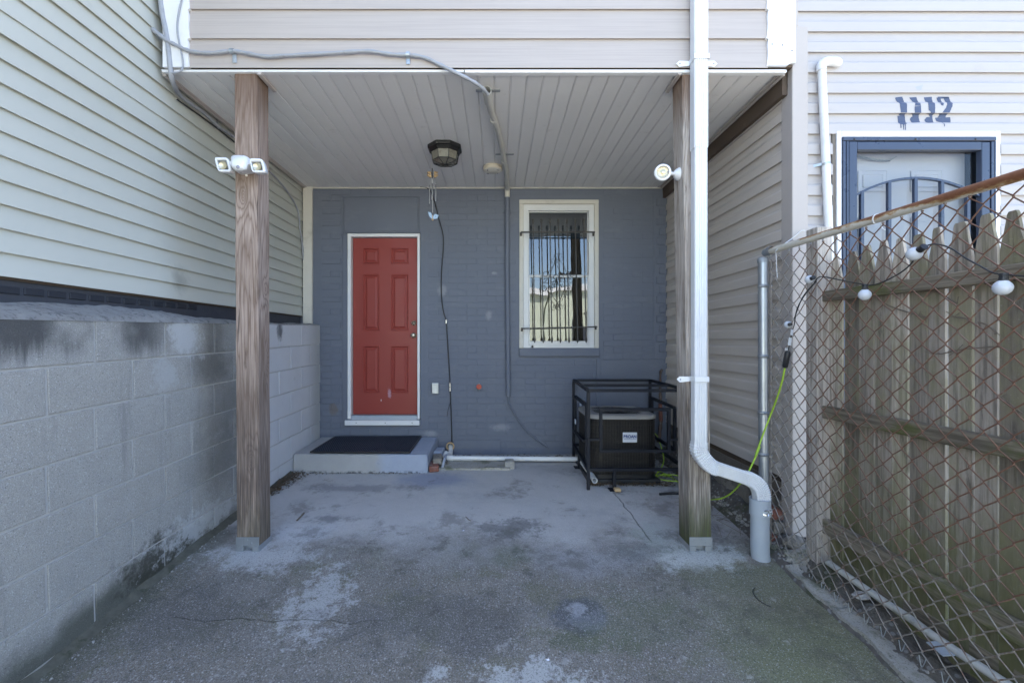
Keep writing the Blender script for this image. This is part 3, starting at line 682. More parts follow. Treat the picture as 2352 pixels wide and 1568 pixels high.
def covered(xa, xb, za, zb):
    if xb > dx0 - .03 and xa < dx1 + .006 and zb > dz0 and za < 3.02: return True
    if xb > wx0 - .012 and xa < wx1 + .012 and zb > wz0 - .10 and za < wz1 + .01: return True
    if xa < -2.08: return zb > 1.62
    return xa < -2.02 and zb > .25
allb = []
for r_ in range(45):
    z = .04 + BH * r_ + BH / 2
    if z > 3.13: break
    head = r_ % 6 == 5
    L = BL * (.5 if head else 1)
    x = -2.22 + (0 if r_ % 2 else -BL / 2)
    while x < 1.93:
        if not covered(x, x + L, z - BH / 2, z + BH / 2) and x + L < 1.97:
            allb.append((x + L / 2, z, .5 if head else 1.))
        x += L
# the lower courses show their joints best: those are single bricks, the rest one joined part
allb.sort(key=lambda q: q[1])
def proud(z, x):
    s = max(0, min(1, (1.9 - z) / 1.2))
    return .0010 + .0011 * s + (.0035 if x < -1.75 or (z < .55 and x < -.8) else 0)
rest = MB()
for i, (x, z, ln) in enumerate(allb):
    pr = proud(z, x) + random.uniform(-.0014, .0014)
    if i < 300:
        inst(bmeshes[(random.randrange(4), ln)], 'brick', wall, (x, YB + .0090 - pr, z), (0, random.uniform(-.006, .006), 0))
    else:
        w2 = BL * ln / 2 - .003; h2 = BH / 2 - .003; y0 = YB + .005 - pr; b_ = .0035
        vv = [(x - w2, YB + .0062, z - h2), (x + w2, YB + .0062, z - h2), (x + w2, YB + .0062, z + h2), (x - w2, YB + .0062, z + h2)] + [(x - w2 + b_, y0, z - h2 + b_), (x + w2 - b_, y0, z - h2 + b_), (x + w2 - b_, y0, z + h2 - b_), (x - w2 + b_, y0, z + h2 - b_)]
        rest.add(vv, [(4, 5, 6, 7), (0, 1, 5, 4), (1, 2, 6, 5), (2, 3, 7, 6), (3, 0, 4, 7)])
ob = part(rest, 'upper_brickwork', 'brick_paint', wall, kind='stuff')
# smoothed cement patches painted over
def slab(x0, x1, z0, z1, t, name='parged_patch', y=YB, b=.003, mat='parge_paint', par=None, nn=.0):
    m = MB(); m.bbox(x0, x1, y - t, y + .01, z0, z1, b)
    return part(m, name, mat, par or wall)
S_ = lambda px, py: (P(px, py, YB).x, P(px, py, YB).z)
m = MB(); xa, za = S_(790, 456); xb, zb = S_(960, 531); m.bbox(xa, xb, YB - .004, YB + .02, zb, za, .004)
part(m, 'transom_panel', 'parge_paint', house)
m = MB()
for a in ((xa - .022, xa - .012, zb - .02, za + .02), (xb + .008, xb + .014, zb - .02, za + .02), (xa - .022, xb + .014, za + .02, za + .026)): m.box(a[0], a[1], YB - .007, YB + .01, a[2], a[3])
part(m, 'transom_bead', 'parge_paint', house)
slab(*[S_(1041, 0)[0], S_(1149, 0)[0]], S_(0, 1044)[1] - .03, S_(0, 1009)[1], .011)
slab(S_(1377, 0)[0], S_(1521, 0)[0], S_(0, 1010)[1], S_(0, 826)[1], .009)
slab(S_(1369, 0)[0], S_(1378, 0)[0], S_(0, 990)[1], S_(0, 824)[1], .016)
slab(S_(788, 0)[0], S_(798, 0)[0], S_(0, 968)[1], S_(0, 540)[1], .014, nn=1)
slab(1.80, 1.945, 1.2, 3.1, .004)
# corner quoin bricks at the right end
for k in range(16):
    m = MB(); m.bbox(1.855 - (.03 if k % 2 else 0), 1.925, YB - .016, YB, 1.28 + k * .111, 1.28 + k * .111 + .085, .006); part(m, 'brick', 'brick_paint', wall)
# white corner trim at the left
m = MB(); m.bbox(-2.195, -2.092, YB - .035, YB + .0, 1.60, ZS - .002, .003); part(m, 'corner_trim', 'white_old', house)
# soffit ribbed panels
RB = .109; x = -.014 - 20 * RB
m = MB(); m.ribbon([(0, .008), (.001, .003), (.005, .002), (.010, .0), (.045, -.0005), (RB - .0075, .0), (RB - .004, .007), (RB, .008)], 'y', YF + .012, YB, 10)
pm = m.mesh('soffit_panel', MT['soffit'])
m2 = MB(); m2.ribbon([(0, .008), (.001, .003), (.005, .002), (.010, .0), (.045, -.0005), (RB - .0075, .0), (RB - .004, .007), (RB, .008)], 'y', YF + .012, 3.998, 6)
pm2 = m2.mesh('soffit_panel', MT['soffit'])
m3 = MB(); m3.ribbon([(0, .008), (.001, .003), (.005, .002), (.010, .0), (.045, -.0005), (RB - .0075, .0), (RB - .004, .007), (RB, .008)], 'y', 4.002, YB, 6)
pm3 = m3.mesh('soffit_panel', MT['soffit'])

m = MB(); m.box(-2.19, 1.885, YF + .012, YB + .1, ZS + .014, ZS + .02); sof = part(m, 'soffit', 'soffit', house)
k = 0
while x < 1.87:
    if x + RB > -2.16 and x + RB < 1.90:
        if k in (2, 3, 4, 12, 13, 14, 23, 24, 28, 29, 30, 31, 33, 34, 35, 36):
            inst(pm2, 'soffit_panel', sof, (x, 0, ZS)); inst(pm3, 'soffit_panel', sof, (x, 0, ZS - .0015))
        else: inst(pm, 'soffit_panel', sof, (x, 0, ZS))
    x += RB; k += 1
# channels round the soffit
m = MB(); m.bbox(-2.175, -.21, YF - .004, YF + .03, ZS - .006, ZS + .010, .003); part(m, 'soffit_channel', 'white_trim', house)
m = MB(); m.bbox(-.205, 1.885, YF - .008, YF + .03, ZS - .012, ZS + .008, .003); part(m, 'soffit_channel', 'white_trim', house)
m = MB(); m.bbox(-2.17, 1.88, YB - .022, YB - .002, ZS - .016, ZS - .002, .003); part(m, 'soffit_channel', 'white_old', house)
m = MB(); m.bbox(-2.19, -2.165, YF + .02, YB, ZS - .018, ZS + .02, .003); m.bbox(-2.160, -2.152, YF + .02, YB, ZS - .008, ZS + .004, .002); part(m, 'soffit_channel', 'beige_trim', house)
m = MB(); m.bbox(1.872, 1.892, YF + .02, YB, ZS - .016, ZS + .02, .003); m.bbox(1.856, 1.864, YF + .02, YB, ZS - .008, ZS + .004, .002); part(m, 'soffit_channel', 'beige_trim', house)
m = MB(); m.box(1.90, 1.938, YF + .06, YB, ZS - .12, ZS + .15); m.box(1.93, 1.96, YF + .06, YB, ZS - .09, ZS + .16); part(m, 'joist', 'raw_wood', house)
# little L trims where the posts meet the soffit
m = MB(); m.bbox(-1.556, -1.53, YF - .002, 2.99, ZS - .022, ZS - .002, .002); part(m, 'post_trim', 'beige_trim', house)
m = MB(); m.bbox(1.18, 1.206, YF - .002, 3.0, ZS - .022, ZS - .002, .002); part(m, 'post_trim', 'beige_trim', house)
# upper wall siding boards
sb = course('board', .19, -1.99, 1.757, 'x', YF + .004, -1, 20).mesh('siding_board', MT['beige_fascia'], (0, 0, 0))
for k in range(12): inst(sb, 'siding_board', house, (0, 0, ZS + .014 + .19 * k))
m = MB(); m.box(-2.16, 1.93, YF + .005, 9.5, ZS + .03, 5.6); m.box(-2.24, 1.97, 5.2, 9.5, -.3, 5.6); part(m, 'house_body', 'raw_wood', house)
m = MB(); m.box(-2.24, 2.0, YF - .25, 9.6, 5.62, 5.75); part(m, 'roof', 'roof', house)
# white corner boards with torn edges
def torn(x0, x1, side):
    pts = []; z = ZS + .016
    zs = [ZS + .016 + .19 * i for i in range(17)]
    L = []
    for i, zz in enumerate(zs[:-1]):
        for t, o in ((.02, .010), (.25, .004), (.5, .0), (.75, .002), (.95, -.004), (.99, .012)):
            L.append((o + .003 * nz(zz * 9 + t * 7, side), zz + .19 * t))
    if side > 0: poly = [(x0, YF - .020, ZS + .016), (x1, YF - .020, ZS + .016)] + [(x1 + o, YF - .020, z) for o, z in L] + [(x0, YF - .020, zs[-1])]
    else: poly = [(x1, YF - .020, ZS + .044), (x1, YF - .020, zs[-1])] + [(x0 - o, YF - .020, z) for o, z in reversed(L)] + [(x0, YF - .020, ZS + .026), (x1 - .055, YF - .020, ZS + .026), (x1 - .03, YF - .020, ZS + .044)]
    return MB().prism(poly, (0, .02, 0))
part(torn(-2.155, -1.992, 1), 'corner_board', 'white_trim', house)
cb = part(torn(1.756, 1.934, -1), 'corner_board', 'white_trim', house)
f_ = zm(1650, 0, 2.767)
for q in ((650, 300), (720, 306), (785, 343)):
    p = P(*f_(*q), YF - .021); m = MB(); m.lathe([(0, -.001), (.004, -.001), (.004, .001), (0, .001)], p, (0, 1, 0), 8); part(m, 'nail', 'black', cb)

# ---- red door
dr = MB(); DX0, DX1, DZ0, DZ1 = -1.655, -.908, .562, 2.59; YD = YB + .055
f5 = zm(700, 400, 1.96)
def dX(px): return P(px, 0, YD).x
door = MB()
panels = []
for (xa, xb) in ((833, 872), (897, 939)):
    for (ya, yb) in ((569, 607), (629, 760), (793, 903)):
        a = P(xa, ya, YD); b = P(xb, yb, YD); panels.append((a.x, b.x, b.z, a.z))
xs = sorted({DX0, DX1} | {p[0] for p in panels} | {p[1] for p in panels}); zs = sorted({DZ0, DZ1} | {p[2] for p in panels} | {p[3] for p in panels})
for i in range(len(xs) - 1):
    for j in range(len(zs) - 1):
        if any(abs(p[0] - xs[i]) < 1e-6 and abs(p[2] - zs[j]) < 1e-6 for p in panels): continue
        door.add([(xs[i], YD, zs[j]), (xs[i + 1], YD, zs[j]), (xs[i + 1], YD, zs[j + 1]), (xs[i], YD, zs[j + 1])], [(0, 1, 2, 3)])
door.add([(DX0, YD, DZ0), (DX1, YD, DZ0), (DX1, YD + .04, DZ0), (DX0, YD + .04, DZ0), (DX0, YD, DZ1), (DX1, YD, DZ1), (DX1, YD + .04, DZ1), (DX0, YD + .04, DZ1)], [(0, 1, 2, 3), (4, 7, 6, 5), (3, 2, 6, 7), (0, 3, 7, 4), (1, 5, 6, 2)])
dob = part(door, 'door', 'red', house)
for (a, b, c, d) in panels:
    m = MB(); st = [(0, 0), (.004, -.004), (.012, -.004), (.016, .002), (.024, .011), (.032, .011), (.052, -.001), (.056, -.001)]
    rings = [[(a + i, YD + o, c + i), (b - i, YD + o, c + i), (b - i, YD + o, d - i), (a + i, YD + o, d - i)] for i, o in st]
    vs = [p for r in rings for p in r]
    fs = [(4 * k + i, 4 * k + (i + 1) % 4, 4 * k + 4 + (i + 1) % 4, 4 * k + 4 + i) for k in range(len(rings) - 1) for i in range(4)] + [tuple(4 * (len(rings) - 1) + i for i in range(4))]
    m.add(vs, fs); part(m, 'panel', 'red', dob)
p = P(1 * .9408 * (700 + 608 / 1.96), (400 + 820 / 1.96) * .9408, YD)
m = MB(); m.lathe([(.032, 0), (.032, .005), (.012, .008), (.012, .028), (.022, .032), (.028, .045), (.027, .056), (.018, .064), (0, .066)], p, (0, -1, 0), 20); part(m, 'door_knob', 'brass', dob)
p = P((700 + 609 / 1.96) * .9408, (400 + 762 / 1.96) * .9408, YD)
m = MB(); m.lathe([(.029, 0), (.029, .006), (.024, .012), (.013, .014), (.013, .018), (0, .019)], p, (0, -1, 0), 20); part(m, 'deadbolt', 'brass', dob)
df = MB()
df.bbox(-1.70, -1.662, YB - .004, YD + .05, .515, 2.632, .003)
df.bbox(-.902, -.874, YB - .004, YD + .05, .515, 2.632, .003)
df.bbox(-1.662, -.902, YB - .003, YD + .05, 2.596, 2.631, .003)
part(df, 'door_frame', 'white_trim', house)
m = MB(); m.bbox(-1.735, -1.701, YB - .010, YB + .03, .46, 2.632, .008); part(m, 'cement_reveal', 'parge_paint', house)
m = MB(); m.bbox(-1.722, -.872, YB - .035, YB + .06, .448, .505, .004); th = part(m, 'threshold', 'white_trim', house)
m = MB(); m.bbox(-1.66, -.904, YB - .01, YD + .02, .5055, .556, .006); part(m, 'sill_plate', 'grey_pvc', th)
for xx in (-1.59, -1.26, -.955):
    m = MB(); m.lathe([(0, .001), (.005, .001), (.005, -.001), (0, -.001)], (xx, YB - .036, .478), (0, 1, 0), 8); part(m, 'nail', 'black', th)

# ---- window
win_cas = MB()
cw = .048
win_cas.bbox(wx0, wx0 + cw, YB - .012, YB + .07, wz0, wz1 - cw, .004); win_cas.bbox(wx1 - cw, wx1, YB - .012, YB + .07, wz0, wz1 - cw, .004)
win_cas.bbox(wx0, wx1, YB - .013, YB + .07, wz1 - cw, wz1, .004)
for v in win_cas.v: v.x += .004 * nz(v.z * 6, v.x); v.z += .004 * nz(v.x * 7, 2)
wn_ = part(win_cas, 'window', 'white_old', house)
m = MB()
ix0, ix1 = wx0 + cw, wx1 - cw
m.box(ix0, ix0 + .058, YB + .018, YB + .09, wz0 + .03, wz1 - cw); m.box(ix1 - .058, ix1, YB + .018, YB + .09, wz0 + .03, wz1 - cw)
m.box(ix0 + .058, ix1 - .058, YB + .018, YB + .09, wz1 - cw - .065, wz1 - cw); m.box(ix0, ix1, YB + .002, YB + .09, wz0 + .002, wz0 + .0295)
part(m, 'window_frame', 'vinyl_white', wn_)
gx0, gx1 = ix0 + .0585, ix1 - .0585; zt = wz1 - cw - .0655; zmid = P(0, 635, YB).z; zb0 = wz0 + .03
def sash(z0, z1, y, tb, tt, ts):
    m = MB(); m.bbox(gx0, gx0 + ts, y, y + .03, z0, z1, .003); m.bbox(gx1 - ts, gx1, y, y + .03, z0, z1, .003)
    m.bbox(gx0 + ts, gx1 - ts, y, y + .03, z0, z0 + tb, .003); m.bbox(gx0 + ts, gx1 - ts, y, y + .03, z1 - tt, z1, .003)
    s_ = part(m, 'sash', 'vinyl_white', wn_)
    g_ = MB(); g_.add([(gx0 + ts, y + .012, z0 + tb), (gx1 - ts, y + .012, z0 + tb), (gx1 - ts, y + .012, z1 - tt), (gx0 + ts, y + .012, z1 - tt)], [(0, 1, 2, 3)])
    part(g_, 'pane', 'glass', wn_)
sash(zmid - .01, zt, YB + .055, .02, .012, .012); sash(zb0, zmid + .022, YB + .022, .05, .028, .016)
m = MB(); m.bbox(wx0 - .004, wx1 + .008, YB - .03, YB + .01, wz0 - .095, wz0 - .002, .006); part(m, 'sill', 'parge_paint', wn_)
# dim room behind the glass with a pale blind and chair back
m = MB(); X0, X1, Y0, Y1, Z0, Z1 = -.1, 1.5, YB + .31, YB + 2.2, .4, 3.3
vs = [(x, y, z) for z in (Z0, Z1) for y in (Y0, Y1) for x in (X0, X1)]
m.add(vs, [(0, 1, 3, 2), (4, 6, 7, 5), (2, 3, 7, 6), (0, 2, 6, 4), (1, 5, 7, 3)]); part(m, 'room', 'room', house)
m = MB(); m.box(gx0 - .03, gx1 + .03, YB + .2, YB + .205, 2.62, 3.0); part(m, 'roller_blind', 'far_dark', wn_)

# ================================================================ right neighbour: beige house (side wall in the passage + facade with storm door)
XR = 1.955; YC = 2.83; PZ = .134; ZL = 3.028 - PZ * 18
bh = thing('beige_house', 'beige vinyl-sided house on the right with a raised storm door', 'house', (XR, YC, 0))
def zc(k): return ZL + PZ * k           # course bottoms: aligned with the photograph
sidem = [wavy(course('dutch', PZ, YC + .08, 4.93, 'y', XR, -1, 20), q + 7).mesh('siding_board', MT['beige_side']) for q in range(4)]
k0 = 0
for k in range(0, 19):
    z = 3.028 - PZ * k - PZ
    if z < .44: break
    inst(sidem[k % 4], 'siding_board', bh, (0, 0, z))
m = MB(); m.bbox(XR - .024, XR - .002, YC + .07, 4.9, 3.030, 3.062, .003); m.bbox(XR - .018, XR - .002, YC + .07, 4.9, 3.064, 3.078, .003); part(m, 'top_channel', 'beige_trim', bh)
m = MB(); m.box(XR + .001, XR + .2, YC + .06, 4.95, .43, 3.4); part(m, 'sheathing', 'raw_wood', bh)
m = MB(); m.bbox(XR - .004, XR + .1, YC + .06, 4.9, .345, .435, .006); m.bbox(XR + .005, XR + .1, YC + .06, 4.9, .30, .343, .006); part(m, 'plank', 'grey_wood', bh)
# foundation stones of the side wall
vs = []; ny, nz_ = 70, 14
m = MB()
for j in range(ny + 1):
    for i in range(nz_ + 1):
        y = YC + .02 + (4.93 - YC) * j / ny; z = -.25 + .56 * i / nz_
        vs.append((XR + .012 - .03 * nz(y * 5, z * 6) - .018 * nz(y * 19, z * 19) - .03 * (1 - i / nz_), y, z))
m.add(vs, [(j * (nz_ + 1) + i, j * (nz_ + 1) + i + 1, (j + 1) * (nz_ + 1) + i + 1, (j + 1) * (nz_ + 1) + i) for j in range(ny) for i in range(nz_)], True)
part(m, 'foundation', 'parge', bh)
# corner post
m = MB(); m.bbox(1.935, 2.040, YC - .026, YC + .085, .12, 3.46, .004); m.bbox(1.940, 1.976, YC - .024, YC + .05, 3.4605, 5.6, .003)
part(m, 'corner_post', 'beige_trim', bh)
# facade boards, split round the door
fz = [3.028 + PZ * k for k in range(-24, 19)]
cx0, cx1 = P(1918, 0, YC).x, P(2290, 0, YC).x; cz1 = P(0, 304.5, YC).z
XE = 4.6
full = wavy(course('dutch', PZ, 2.036, XE, 'x', YC, -1, 20), 3, .003, 0); fullm = full.mesh('siding_board', MT['beige_facade'])
upm = course('dutch', PZ, 1.975, XE, 'x', YC, -1, 6).mesh('siding_board', MT['beige_facade'])
lm_ = course('dutch', PZ, 2.036, cx0 - .03, 'x', YC, -1, 1).mesh('siding_board', MT['beige_facade'])
rm_ = course('dutch', PZ, cx1 + .004, XE, 'x', YC, -1, 4).mesh('siding_board', MT['beige_facade'])
for z in fz:
    if z < -.05: continue
    if z + PZ > 3.45: inst(upm, 'siding_board', bh, (0, 0, z))
    elif z > cz1 - .03: inst(fullm, 'siding_board', bh, (0, 0, z))
    else: inst(lm_, 'siding_board', bh, (0, 0, z)); inst(rm_, 'siding_board', bh, (0, 0, z))
m = MB(); m.box(1.99, cx0 + .02, YC + .001, YC + .2, -.3, 5.6); m.box(cx1 - .02, XE, YC + .001, YC + .2, -.3, 5.6); m.box(cx0 + .02, cx1 - .02, YC + .001, YC + .2, cz1 - .02, 5.6)
m.box(1.99, XE, YC + .201, 9, -.3, 5.6); part(m, 'house_body', 'raw_wood', bh)
m = MB(); m.box(1.9, XE, YC - .2, 9, 5.62, 5.75); part(m, 'roof', 'roof', bh)
# masonry stub below the corner post
for (a, b, c, d, e, ff, mt) in ((1.87, 1.97, 2.86, 2.98, -.1, .02, 'parge'), (1.84, 1.93, 2.88, 2.99, .03, .10, 'red_brick'), (1.86, 1.94, 2.87, 2.97, .11, .19, 'parge'), (1.85, 1.93, 2.88, 2.98, .20, .27, 'red_brick')):
    m = MB(); m.bbox(a, b, c, d, e, ff, .012, seg=2)
    for v in m.v: v.x += .012 * nz(v.y * 20, v.z * 20, 3); v.z += .008 * nz(v.y * 20, v.x * 20)
    part(m, 'brick', mt, bh)
# door casing and storm door
f3 = zm(1650, 0, 2.767)
def FX(x, Y=YC): return P(f3(x, 0)[0], 0, Y).x
def FZ(y, Y=YC): return P(0, f3(0, y)[1], Y).z
zlow = .10
m = MB(); m.bbox(FX(1072), FX(1104), YC - .022, YC + .1, zlow, FZ(895), .004); m.bbox(FX(2133), FX(2169), YC - .022, YC + .1, zlow, FZ(895), .004)
m.bbox(FX(1104) + .001, FX(2133) - .001, YC - .021, YC + .1, FZ(937), FZ(895), .004)
for i in range(3): m.box(FX(1104), FX(2133), YC - .024 - .001 * i, YC - .021, FZ(910 + i * 8), FZ(907 + i * 8))
part(m, 'door_casing', 'white_trim', bh)
m = MB(); m.bbox(FX(1046), FX(1071), YC - .012, YC + .02, zlow, FZ(905), .003); part(m, 'side_board', 'grey_wood', bh)
st = MB()
st.bbox(FX(1105), FX(2132), YC - .030, YC + .0, FZ(964), FZ(938), .003)
st.bbox(FX(1106), FX(1126), YC - .028, YC + .03, zlow, FZ(966), .002); st.bbox(FX(1131), FX(1146), YC - .028, YC + .03, zlow, FZ(966), .002)
st.bbox(FX(2100), FX(2118), YC - .028, YC + .03, zlow, FZ(970), .002); st.bbox(FX(2121), FX(2131), YC - .028, YC + .03, zlow, FZ(966), .002)
part(st, 'storm_door_frame', 'navy', bh)
sdo = MB()
sdo.bbox(FX(1150), FX(1204), YC - .026, YC + .012, zlow, FZ(968), .003)
sdo.bbox(FX(2038), FX(2092), YC - .026, YC + .012, zlow, FZ(972), .003)
sdo.bbox(FX(1204) + .0005, FX(2038) - .0005, YC - .025, YC + .012, FZ(1024), FZ(969), .003)
sdd = part(sdo, 'storm_door', 'navy', bh)
x0, x1, zs_, ztop = FX(1200), FX(2036), FZ(1325), FZ(1207); xc = (x0 + x1) / 2
arc = [Vector((xc + (x1 - x0) / 2 * math.sin(a), YC - .006, zs_ + (ztop - zs_) * (math.cos(a) - math.cos(1.30)) / (1 - math.cos(1.30)))) for a in [(-1 + 2 * i / 20) * 1.30 for i in range(21)]]
arc = [Vector((xc + (x1 - x0) / 2 * (-1 + 2 * i / 20), YC - .006, ztop - (ztop - zs_) * abs(-1 + 2 * i / 20) ** 2)) for i in range(21)]
m = MB()
for a, b in zip(arc, arc[1:]): m.beam(a, b + (b - a) * .06, .018, .014)
part(m, 'arched_bar', 'navy', sdd)
for px in (1247, 1430, 1607, 1785, 1960):
    xx = FX(px); t = (xx - xc) / ((x1 - x0) / 2); zz = ztop - (ztop - zs_) * t * t
    m = MB(); m.bbox(xx - .011, xx + .011, YC - .018, YC + .004, zlow, zz - .004, .002); part(m, 'bar', 'navy', sdd)
m = MB(); m.add([(x0, YC + .010, zlow), (x1, YC + .010, zlow), (x1, YC + .010, FZ(1024)), (x0, YC + .010, FZ(1024))], [(0, 1, 2, 3)]); part(m, 'pane', 'glass_clear', bh)
m = MB(); m.box(cx0 + .021, cx0 + .05, YC + .013, YC + .13, zlow, cz1 - .025); m.box(cx1 - .10, cx1 - .035, YC + .06, YC + .13, zlow, cz1 - .025); m.box(cx0 + .05, cx1 - .10, YC + .013, YC + .13, cz1 - .085, cz1 - .025); part(m, 'door_jamb', 'navy_dark', bh)
YI = YC + .10
m = MB(); m.box(cx0 + .04, cx1 - .105, YI, YI + .05, zlow, cz1 - .09); ind = part(m, 'inner_door', 'door_white', bh)
for (pa, pb) in ((1225, 1420), (1580, 1790)):
    for (ya, yb) in ((1155, 1300), (1470, 1900)):
        a, b, c, d = P(f3(pa, 0)[0], 0, YI).x, P(f3(pb, 0)[0], 0, YI).x, P(0, f3(0, yb)[1], YI).z, P(0, f3(0, ya)[1], YI).z
        m = MB(); m.bbox(a, b, YI - .007, YI - .0005, c, d, .005); m.bbox(a + .03, b - .03, YI - .012, YI - .006, c + .03, d - .03, .005); part(m, 'panel', 'door_white', ind)
f1z = zm(2000, 180, 3.734)
m = MB(); pa = [P(*f1z(x, y), YI - .02) for x, y in ((360, 750), (420, 768), (480, 780), (560, 792), (640, 795))]
cp = crom(pa, 5)
for i in range(0, len(cp) - 1):
    d = (cp[i + 1] - cp[i]).normalized(); up = Vector((0, 1, 0)) if i % 2 else d.cross(Vector((0, 1, 0)))
    ring = [cp[i] + d * .011 * math.cos(t) + up * .006 * math.sin(t) for t in [2 * math.pi * q / 8 for q in range(9)]]
    m.tube(ring, .0022, 5, False)
m.beam(P(*f1z(640, 795), YI - .02), P(*f1z(700, 757), YI - .02), .008, .008)
part(m, 'door_chain', 'galv_dull', bh)
for xx in (320, 878, 1425):
    p = P(*f1z(xx, 598), YC - .031); m = MB(); m.lathe([(.007, 0), (.005, .004), (0, .005)], p, (0, -1, 0), 8); part(m, 'screw', 'navy_dark', bh)
# sprayed house number following the boards
def spray(polys, mat, name, soft=0.):
    m = MB()
    for poly in polys:
        q = [P(*f1z(x, y), YC - .012) for x, y in poly]
        zlo, zhi = min(v.z for v in q), max(v.z for v in q); n = max(2, int((zhi - zlo) / .004)); prev = None
        for i in range(n + 1):
            z = zlo + (zhi - zlo) * (i + .001) / (n + .002); xs = []
            for a, b in zip(q, q[1:] + q[:1]):
                if (a.z - z) * (b.z - z) < 0: xs.append(a.x + (b.x - a.x) * (z - a.z) / (b.z - a.z))
            xs.sort()
            if len(xs) < 2: prev = None; continue
            jl, jr = .003 * nz(z * 90, poly[0][0]), .003 * nz(z * 90, poly[0][0] + 40)
            cur = (xs[0] + jl, xs[-1] + jr, z)
            if prev:
                g1 = YC - dutch_off(prev[2] - 3.028 + 40 * PZ, PZ) - .0012; g2 = YC - dutch_off(cur[2] - 3.028 + 40 * PZ, PZ) - .0012
                m.add([(prev[0], g1, prev[2]), (prev[1], g1, prev[2]), (cur[1], g2, cur[2]), (cur[0], g2, cur[2])], [(0, 1, 2, 3)])
            prev = cur
    return part(m, name, mat, bh)
spray([[(700, 212), (768, 205), (790, 290), (788, 390), (735, 376), (725, 280), (708, 240)], [(722, 380), (790, 380), (796, 462), (752, 470), (718, 460), (726, 430)], [(728, 455), (740, 458), (738, 505), (729, 500)], [(752, 462), (762, 462), (764, 515), (756, 520)], [(770, 460), (780, 460), (778, 522), (772, 520)]], 'spray', 'painted_digit')
spray([[(828, 212), (895, 208), (912, 262), (915, 300), (860, 300), (868, 272), (850, 240)], [(858, 302), (917, 300), (918, 392), (860, 392)], [(850, 390), (915, 390), (928, 444), (848, 446), (835, 410)]], 'spray', 'painted_digit')
spray([[(962, 212), (1036, 206), (1046, 300), (1042, 392), (1020, 392), (1000, 350), (985, 340), (984, 280)], [(990, 392), (1040, 392), (1050, 446), (985, 450), (966, 420)]], 'spray', 'painted_digit')
spray([[(1138, 206), (1192, 208), (1210, 262), (1200, 310), (1160, 395), (1088, 395), (1148, 310), (1160, 262)], [(1092, 206), (1190, 206), (1196, 224), (1086, 226)], [(1078, 214), (1112, 215), (1128, 262), (1120, 300), (1100, 296), (1088, 250)], [(1066, 396), (1205, 392), (1208, 430), (1200, 445), (1110, 440), (1075, 430)], [(1122, 436), (1132, 436), (1134, 488), (1127, 490)]], 'spray', 'painted_digit')
spray([[(862, 130), (935, 108), (918, 158), (880, 156)]], 'haze_paint', 'paint_mist')

# ================================================================ houses across the alley (seen only in the window's reflection, and bouncing daylight back)
for i, (xa, xb, h, mt, lab) in enumerate(((-9.5, -3.2, 3.9, 'far_sage', 'pale green rear facade across the alley reflected at the left of the window'), (-3.1, 2.6, 3.9, 'far_sage', 'pale green rear facade across the alley reflected in the barred window'), (2.7, 9.6, 4.1, 'far_sage', 'pale green rear facade across the alley reflected at the right of the window'))):
    t = thing('far_house', lab, 'house', ((xa + xb) / 2, -13, -.3), group='houses across the alley')
    m = MB(); m.box(xa, xb, -19, -13, -.35, h); part(m, 'wall', mt, t)
    m = MB(); m.box(xa - .1, xb + .1, -19.1, -12.8, h + .002, h + .25); part(m, 'roof', 'far_white', t)
    for wx in (.25, .7):
        cx = xa + (xb - xa) * wx
        for z in (1.0, 3.4):
            if z + 1.2 < h:
                m = MB(); m.box(cx - .5, cx + .5, -12.96, -12.92, z, z + 1.3); w_ = part(m, 'window', 'far_white', t)
                m = MB(); m.box(cx - .42, cx + .42, -12.92, -12.90, z + .08, z + 1.22); part(m, 'pane', 'far_dark', w_)
